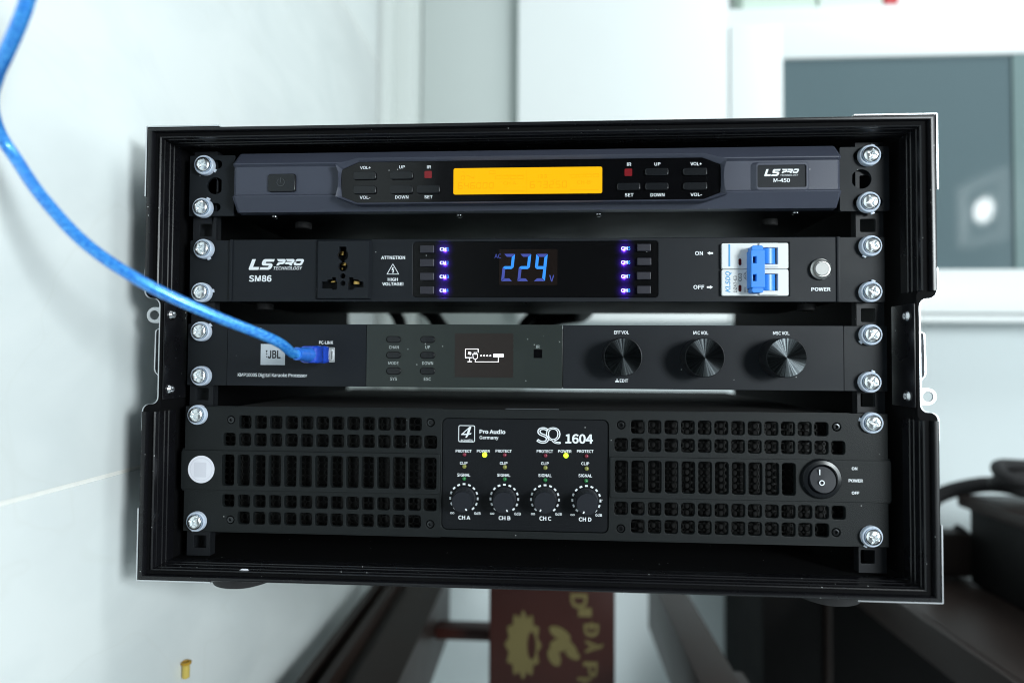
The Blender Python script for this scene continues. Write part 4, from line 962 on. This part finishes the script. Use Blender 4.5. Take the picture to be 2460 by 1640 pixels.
# ------------------------------------------------------------------ 4: power amplifier
am = thing('power_amplifier', 'black vented power amplifier with four small knobs, bottom unit in the rack', 'audio unit', (0, .1, -.13))
X0, X1 = -.2413, .2413
Z1, Z0 = -.0421, -.1300
def colx(z, l0, l1, w0, w1, n, y): return [(at(z, l0 + (l1 - l0) * k / (n - 1), y, -.002).x, at(z, l0 + (l1 - l0) * k / (n - 1) + w0 + (w1 - w0) * k / (n - 1), y, -.002).x) for k in range(n)]
CLx = colx('e', 646, 2104, 88, 94, 14, 560); CRx = colx('g', 99, 1527, 87, 91, 14, 520)
def rows(z, x, ys): return [(at(z, x, b, -.002).z, at(z, x, a, -.002).z) for a, b in ys]
RL = rows('e', 1423, [(182, 277), (311, 404), (466, 694), (760, 852), (884, 976)])
RR = rows('g', 860, [(141, 231), (262, 350), (408, 620), (684, 772), (800, 890)])
vr = .0019
def vents(cx, rz, lim):
    base, band = [], []
    for ri, (a, b) in enumerate(rz):
        for k, (x0_, x1_) in enumerate(cx):
            if ri in (0, 4) and k in (0, 13): continue
            if ri == 2:
                if k < lim: band.append(rr(x0_, x1_, a, b, vr, 3))
            else: base.append(rr(x0_, x1_, a, b, vr, 3))
    return base, band
vl, ml = vents(CLx, RL, 14); vr_, mr_ = vents(CRx, RR, 11)
swc = at('g', 1460, 520, -.004); swr = mm('g', 120, -.004)
tor = [at(z, x, y, -.001) for z, x, y in (('e', 710, 205), ('e', 2155, 225), ('e', 705, 927), ('e', 2152, 960), ('g', 142, 165), ('g', 1556, 178), ('g', 140, 845), ('g', 1553, 870))]
cb_ = (at('f', 112, 800).x, at('f', 2134, 800).x, at('f', 1100, 1490).z, at('f', 1100, 128).z)
tz1, tz0 = (at('e', 1400, 432).z + at('g', 860, 385).z) / 2, (at('e', 1400, 722).z + at('g', 860, 652).z) / 2
tabx0, tabx1 = at('e', 362, 560).x, at('g', 1906, 530).x
outl = [(X1, Z0), (X1, tz0 - .001), (tabx1, tz0 - .001), (tabx1, tz1 + .001), (X1, tz1 + .001), (X1, Z1), (X0, Z1), (X0, tz1 + .001), (tabx0, tz1 + .001), (tabx0, tz0 - .001), (X0, tz0 - .001), (X0, Z0)]
hole = vl + vr_ + [rr(*cb_, .004, 5)] + [circ(p.x, p.z, .0029, 20) for p in tor] + ml + mr_ + [circ(swc.x, swc.z, swr, 32)]
fpa = MB().plate(outl, hole, -.0015, .0024, .0004, 1).build('front_panel', M['amp'], am)
# raised middle bands
xL0, xL1 = at('e', 600, 560).x, at('e', 2232, 560).x; xR0, xR1 = at('g', 64, 520).x, at('g', 1640, 520).x
MB().plate(rr(tabx0, xL1 - .0004, tz0, tz1, .0015, 3), ml, -.0027, -.0013, .0003).build('raised_band', M['amp'], am)
MB().plate(rr(xR0 + .0004, tabx1, tz0, tz1, .0015, 3), mr_ + [circ(swc.x, swc.z, swr, 32)], -.0027, -.0013, .0003).build('raised_band', M['amp'], am)
for (xa2, xb2, z0_, z1_) in ((xL0, xL1, RL[0][1] + .0060, RL[0][1] + .0066), (xR0, xR1, RR[0][1] + .0058, RR[0][1] + .0064), (xL0, xL1, RL[4][0] - .0058, RL[4][0] - .0052), (xR0, xR1, RR[4][0] - .0056, RR[4][0] - .0050)):
    MB().box(xa2, xb2, -.0018, -.001, z0_, z1_, .0002).build('moulding_line', M['amp'], am)
# perforated sheet behind the vents
def perforated(x0_, x1_, z0_, z1_, Y, pitch=.0046, rad=.00205):
    mb = MB(); nx = round((x1_ - x0_) / pitch); nz = math.ceil((z1_ - z0_) / pitch); z0_ -= (nz * pitch - z1_ + z0_) / 2; n = 12
    for i in range(nx):
        for j in range(nz):
            cx, cz = x0_ + (i + .5) * pitch, z0_ + (j + .5) * pitch; h = pitch / 2
            sq = []
            for k in range(n):
                a = 2 * math.pi * k / n; c0, s0 = math.cos(a), math.sin(a); q = max(abs(c0), abs(s0)); sq.append((cx + h * c0 / q, Y, cz + h * s0 / q))
            ri = [(cx + rad * math.cos(2 * math.pi * k / n), Y, cz + rad * math.sin(2 * math.pi * k / n)) for k in range(n)]
            rb2 = [(x, Y + .001, z) for x, _, z in ri]
            mb.loft([sq, ri, rb2], True)
    return mb
for (a, b) in ((CLx[0][0] - .003, CLx[13][1] + .003), (CRx[0][0] - .003, CRx[10][1] + .0016), (CRx[11][0] - .003, CRx[13][1] + .003)):
    if b - a > .05: perforated(a, b, RL[4][0] - .002, RL[0][1] + .002, .0055).build('perforated_sheet', M['mesh'], am, smooth=0, fix=False)
    else:
        perforated(a, b, RR[4][0] - .002, RR[3][1] + .002, .0055).build('perforated_sheet', M['mesh'], am, smooth=0, fix=False)
        perforated(a, b, RR[1][0] - .002, RR[0][1] + .002, .0055).build('perforated_sheet', M['mesh'], am, smooth=0, fix=False)
MB().box(-.215, .217, .0095, .30, Z0 + .001, Z1 - .0015).build('chassis', M['hole'], am, smooth=0)
lab = (at('s', 1213, 974, .012), at('s', 1343, 975, .012))
MB().box(lab[0].x, lab[1].x, .011, .022, Z1 - .0014, Z1 - .0010).build('foil_label', M['silver'], am, smooth=0)
MB().box(-.215, .217, .0028, .0093, Z1 - .0030, Z1 - .0014).box(-.215, .217, .0028, .0093, Z0 + .001, Z0 + .0026).build('chassis_lip', M['dark'], am, smooth=0)
# torx screws
for p in tor:
    star = []
    for k in range(24):
        a = 2 * math.pi * k / 24; w_ = .00115 + .00022 * math.cos(6 * a); star.append((p.x + w_ * math.cos(a), p.z + w_ * math.sin(a)))
    t_ = MB().lathe((p.x, 0, p.z), [(.0027, .001), (.0026, -.0006), (.0022, -.0012), (.0015, -.0013)], 24, 'y', False, False)
    t_.loft([[(p.x + .0015 * math.cos(2 * math.pi * k / 24), -.0013, p.z + .0015 * math.sin(2 * math.pi * k / 24)) for k in range(24)], [(x, -.0013, z) for x, z in star], [(x, .0, z) for x, z in star]], True, True)
    t_.build('torx_screw', mat('black_oxide_screw', (.05, .052, .055), .25, metal=.9) if p is tor[0] else bpy.data.materials['black_oxide_screw'], am)
# centre control plate
YA = -.0004
ctl = MB().plate(rr(cb_[0] + .0003, cb_[1] - .0003, cb_[2] + .0003, cb_[3] - .0003, .0037, 5), (), YA, .002, .0002).build('control_plate', M['ampc'], am)
lg2 = MB(); lbx = rc('f', 310, 207, 512, 412, YA); tk = mm('f', 9)
lg2.plate(rr(*lbx, .0012, 4), [list(reversed(rr(lbx[0] + tk, lbx[1] - tk, lbx[2] + tk, lbx[3] - tk, .0008, 4)))], YA - .00012, YA)
lg2.plate(zpoly('f', [(445, 225), (468, 225), (442, 305), (470, 300), (462, 318), (435, 322), (412, 358), (392, 358), (408, 325), (345, 325), (343, 316)], YA), [zpoly('f', [(428, 255), (372, 308), (412, 308)], YA)], YA - .00012, YA)
text(lg2, 'acoustic', 'f', 337, 370, 487, 402, YA, bold=.015); lg2.build('logo', M['print'], ctl, smooth=0)
print_(ctl, 'Pro Audio', 'f', 566, 257, 881, 312, YA, bold=.035); print_(ctl, 'Germany', 'f', 566, 336, 797, 388, YA, bold=.02)
sq = MB(); text(sq, 'S', 'f', 1256, 230, 1412, 430, YA, outline=.02); text(sq, 'Q', 'f', 1372, 230, 1556, 434, YA, outline=.02)
sq.build('logo', M['print'], ctl, smooth=0, fix=False)
print_(ctl, '1604', 'f', 1610, 314, 1946, 431, YA, bold=.05)
for s_, bxs in (('PROTECT', ((277, 502, 470, 538), (762, 502, 958, 538), (1261, 505, 1460, 541), (1750, 505, 1951, 541))), ('POWER', ((534, 503, 692, 538), (1522, 505, 1685, 541))),
                ('CLIP', ((328, 648, 421, 684), (813, 650, 907, 686), (1314, 652, 1408, 688), (1803, 654, 1899, 690))), ('SIGNAL', ((294, 791, 454, 829), (780, 794, 941, 831), (1280, 797, 1442, 835), (1768, 800, 1934, 837))),
                ('0dB', ((503, 1256, 580, 1293), (990, 1263, 1068, 1300), (1488, 1266, 1567, 1303), (1975, 1278, 2056, 1315)))):
    for bx in bxs: print_(ctl, s_, 'f', *bx, YA, bold=.022)
for s_, bx in (('CH A', (308, 1302, 455, 1352)), ('CH B', (798, 1308, 943, 1358)), ('CH C', (1294, 1312, 1440, 1364)), ('CH D', (1772, 1324, 1927, 1374))): print_(ctl, s_, 'f', *bx, YA, bold=.035)
inf = MB()
for x0_, y0_, x1_, y1_ in ((208, 1260, 262, 1285), (694, 1265, 748, 1291), (1190, 1270, 1243, 1297), (1670, 1281, 1725, 1307)):
    b_ = rc('f', x0_, y0_, x1_, y1_, YA); rz_ = (b_[3] - b_[2]) / 2; rx_ = (b_[1] - b_[0]) / 4
    for k in (0, 1):
        cx = b_[0] + rx_ + k * 2 * rx_ * .98; cz = (b_[2] + b_[3]) / 2
        inf.plate([(cx + rx_ * math.cos(t * .3927), cz + rz_ * math.sin(t * .3927)) for t in range(16)], [[(cx + rx_ * .55 * math.cos(-t * .3927), cz + rz_ * .5 * math.sin(-t * .3927)) for t in range(16)]], YA - .00012 - k * .00002, YA)
inf.build('infinity_sign', M['print'], ctl, smooth=0)
def led(x, y, r_, m):
    p = at('f', x, y, YA - .001); R_ = mm('f', r_)
    return MB().lathe((p.x, YA, p.z), [(R_, .0005), (R_, -.0006), (R_ * .85, -.0012), (R_ * .5, -.0017), (0, -.0018)], 18, 'y', False, False).build('indicator_lamp', M[m], am, smooth=60)
for x, y in ((382, 565), (872, 570), (1368, 577), (1867, 583)): led(x, y, 25, 'ledr')
for x, y in ((380, 710), (873, 718), (1367, 725), (1868, 735)): led(x, y, 27, 'ledy')
for x, y in ((378, 858), (872, 865), (1365, 874), (1862, 884)): led(x, y, 26, 'ledg')
for x, y in ((627, 569), (1617, 577)): led(x, y, 31, 'ledon')
dl = MB()
for (cx, cy_, hx, hy, hr_, px_, py_) in ((377, 1090, 360, 1142, 128, 403, 1233), (868, 1098, 857, 1150, 130, 900, 1245), (1362, 1105, 1357, 1143, 132, 1311, 1235), (1865, 1115, 1876, 1170, 133, 1834, 1265)):
    c_ = at('f', cx, cy_, YA); R_ = mm('f', 168)
    tkm = MB()
    for k in range(-6, 7):
        a = math.radians(23 * k); q = Vector((c_.x + R_ * math.sin(a), c_.z + R_ * math.cos(a))); t_ = Vector((math.cos(a), -math.sin(a)))
        strokes(tkm, [(q - t_ * mm('f', 6), q + t_ * mm('f', 6))], mm('f', 22), YA)
    tkm.build('dial_marks', M['print'], ctl, smooth=0)
    hk_ = .0125; top = at('f', hx, hy, YA - hk_); Rt = mm('f', hr_, YA - hk_)
    kx, kz_ = (c_.x + top.x) / 2, (c_.z + top.z) / 2
    ks = MB(); n = 60; prof = [(1.10, 0, 0), (1.10, -.0018, 0), (1.04, -.0020, 1), (1.0, -hk_ + .0012, 1), (.985, -hk_ + .0004, 0), (.95, -hk_, 0), (.0, -hk_, 0)]
    loops = []
    for s_, yy, fl_ in prof:
        loops.append([(kx + Rt * s_ * (1 - (.028 * (k % 3 == 0) if fl_ else 0)) * math.cos(2 * math.pi * k / n), YA + yy, kz_ + Rt * s_ * (1 - (.028 * (k % 3 == 0) if fl_ else 0)) * math.sin(2 * math.pi * k / n)) for k in range(n)])
    ks.loft(loops, True); ko = ks.build('knob', M['knob'], am, smooth=30)
    pq = at('f', px_, py_, YA - hk_); dv_ = Vector((pq.x - kx, pq.z - kz_)).normalized(); ctr = Vector((kx, kz_)) + dv_ * Rt * .80
    strokes(MB(), [], .001, 0)
    pm = MB(); strokes(pm, [(ctr - dv_ * .0003, ctr + dv_ * .0003)], .0009, YA - hk_, .00015); pm.build('pointer', M['print'], ko, smooth=0)
# rocker switch
rs = MB(); R1 = swr
rs.lathe((swc.x, 0, swc.z), [(R1 * .99, .002), (R1 * .99, -.0026), (R1 * 1.06, -.0028), (R1 * 1.05, -.0040), (R1 * .98, -.0052), (R1 * .80, -.0056), (R1 * .74, -.0050), (R1 * .72, .004)], 48, 'y', False, False)
rk = rs.build('rocker_switch', M['button'], am)
vs = []; n = 40; rp = []
for s_, d_ in ((.70, .004), (.70, -.0010), (.66, -.0022), (.0, -.0026)):
    rp.append([(swc.x + R1 * s_ * math.cos(2 * math.pi * k / n), -.0040 + d_ + .0022 * math.sin(2 * math.pi * k / n) * (s_ / .7) * (1 if d_ < 0 else 0), swc.z + R1 * s_ * math.sin(2 * math.pi * k / n)) for k in range(n)])
rkk = MB().loft(rp, True).build('rocker', M['knob'], rk, smooth=40)
sw_ = MB(); Ysw = -.0082
a, b = at('g', 1457, 464, Ysw), at('g', 1457, 494, Ysw); strokes(sw_, [((a.x, a.z), (b.x, b.z))], .0007, -.0060, .0001)
p = at('g', 1464, 546, -.0082); sw_.plate(circ(p.x, p.z, mm('g', 17), 20), [list(reversed(circ(p.x, p.z, mm('g', 11), 20)))], -.0079, -.0077)
sw_.build('switch_marks', M['print'], rkk, smooth=0)
for s_, bx in (('ON', (1657, 441, 1694, 461)), ('POWER', (1637, 520, 1731, 541)), ('OFF', (1657, 601, 1707, 621))): print_(fpa, s_, 'g', *bx, -.0027, bold=.03)
p = at('e', 493, 563, -.0027); R_ = mm('e', 101)
stk = MB().plate(circ(p.x, p.z, R_, 48), (), -.00285, -.0027).build('round_sticker', M['sticker'], am, smooth=0)
b_ = rc('e', 440, 512, 530, 620, -.00285)
MB().plate(circ(p.x, p.z, R_ * .84, 40), [circ(p.x, p.z, R_ * .80, 40)], -.0029, -.00285).plate(rr(*b_, .0005, 2), (), -.0029, -.00285).build('faint_print', M['sticker2'], stk, smooth=0)

# ------------------------------------------------------------------ USB lead
pc = ((ub[0] + ub[1]) / 2, (ub[2] + ub[3]) / 2)
ul = thing('usb_lead', 'translucent blue USB lead plugged into the processor and looping out of frame', 'cable', (pc[0], -.02, pc[1]))
sh = MB().box(pc[0] - .0040, pc[0] + .0040, -.012, -.0004, pc[1] - .0038, pc[1] + .0038, .0005).build('metal_shell', M['alu'], ul)
bw = .0056
plg = [(.92, -.0095), (1.0, -.0105), (1.0, -.0185), (.93, -.0195), (.93, -.0215), (1.0, -.0225), (.98, -.031), (.90, -.0335), (.72, -.0345)]
MB().loft([[(x, y, z) for x, z in rr(pc[0] - bw * s_, pc[0] + bw * s_, pc[1] - bw * s_ * 1.05, pc[1] + bw * s_ * 1.05, .0016 * s_, 3)] for s_, y in plg], True, True).build('plug_body', M['usb'], ul)
be = Vector((pc[0] - .0012, -.050, pc[1] + .0004))
bt = [Vector((pc[0], -.0335, pc[1])), Vector((pc[0] - .0002, -.038, pc[1])), Vector((pc[0] - .0006, -.044, pc[1] + .0002)), be]
MB().tube(bt, [.0050, .0047, .0043, .0040], 20).build('strain_relief', M['usb2'], ul)
cpts = [Vector((pc[0] - .0003, -.044, pc[1])), be + Vector((-.001, -.004, .0004))]
for x, y, Y in ((676, 826, -.066), (628, 803, -.078), (500, 752, -.100), (345, 679, -.120), (209, 588, -.130), (105, 478, -.134), (40, 384, -.132), (-2, 318, -.138), (-22, 245, -.148), (-8, 180, -.156), (14, 130, -.162), (45, 60, -.166), (66, 0, -.168), (82, -70, -.170), (90, -180, -.17)):
    cpts.append(at('s', x, y, Y))
MB().tube(pth(cpts, 10), .0031, 20).build('cable_jacket', M['cable'], ul, smooth=60)
# leads hanging at the open rear of the case
for i, (pts_, lbl) in enumerate((([(930, 735), (955, 760), (965, 790), (975, 830)], 'black mains lead at the left of the lit gap behind the processor'), ([(1010, 735), (1035, 752), (1052, 775), (1080, 820)], 'second black lead sloping behind the processor, left of centre'), ([(1300, 742), (1275, 760), (1255, 785), (1240, 830)], 'black lead sloping left behind the processor near the centre'), ([(1400, 750), (1340, 762), (1300, 778), (1270, 830)], 'thick black lead crossing the lit gap right of centre'))):
    q = [at('s', x, y, .30 + .01 * i) for x, y in pts_]
    blob('power_lead', lbl, 'cable', pth([q[0] + Vector((0, -.12, .012))] + q + [q[-1] + Vector((0, .0, -.03))], 6), (.007, .009, .006, .011)[i], M['rubber'], 'leads behind the rack units')
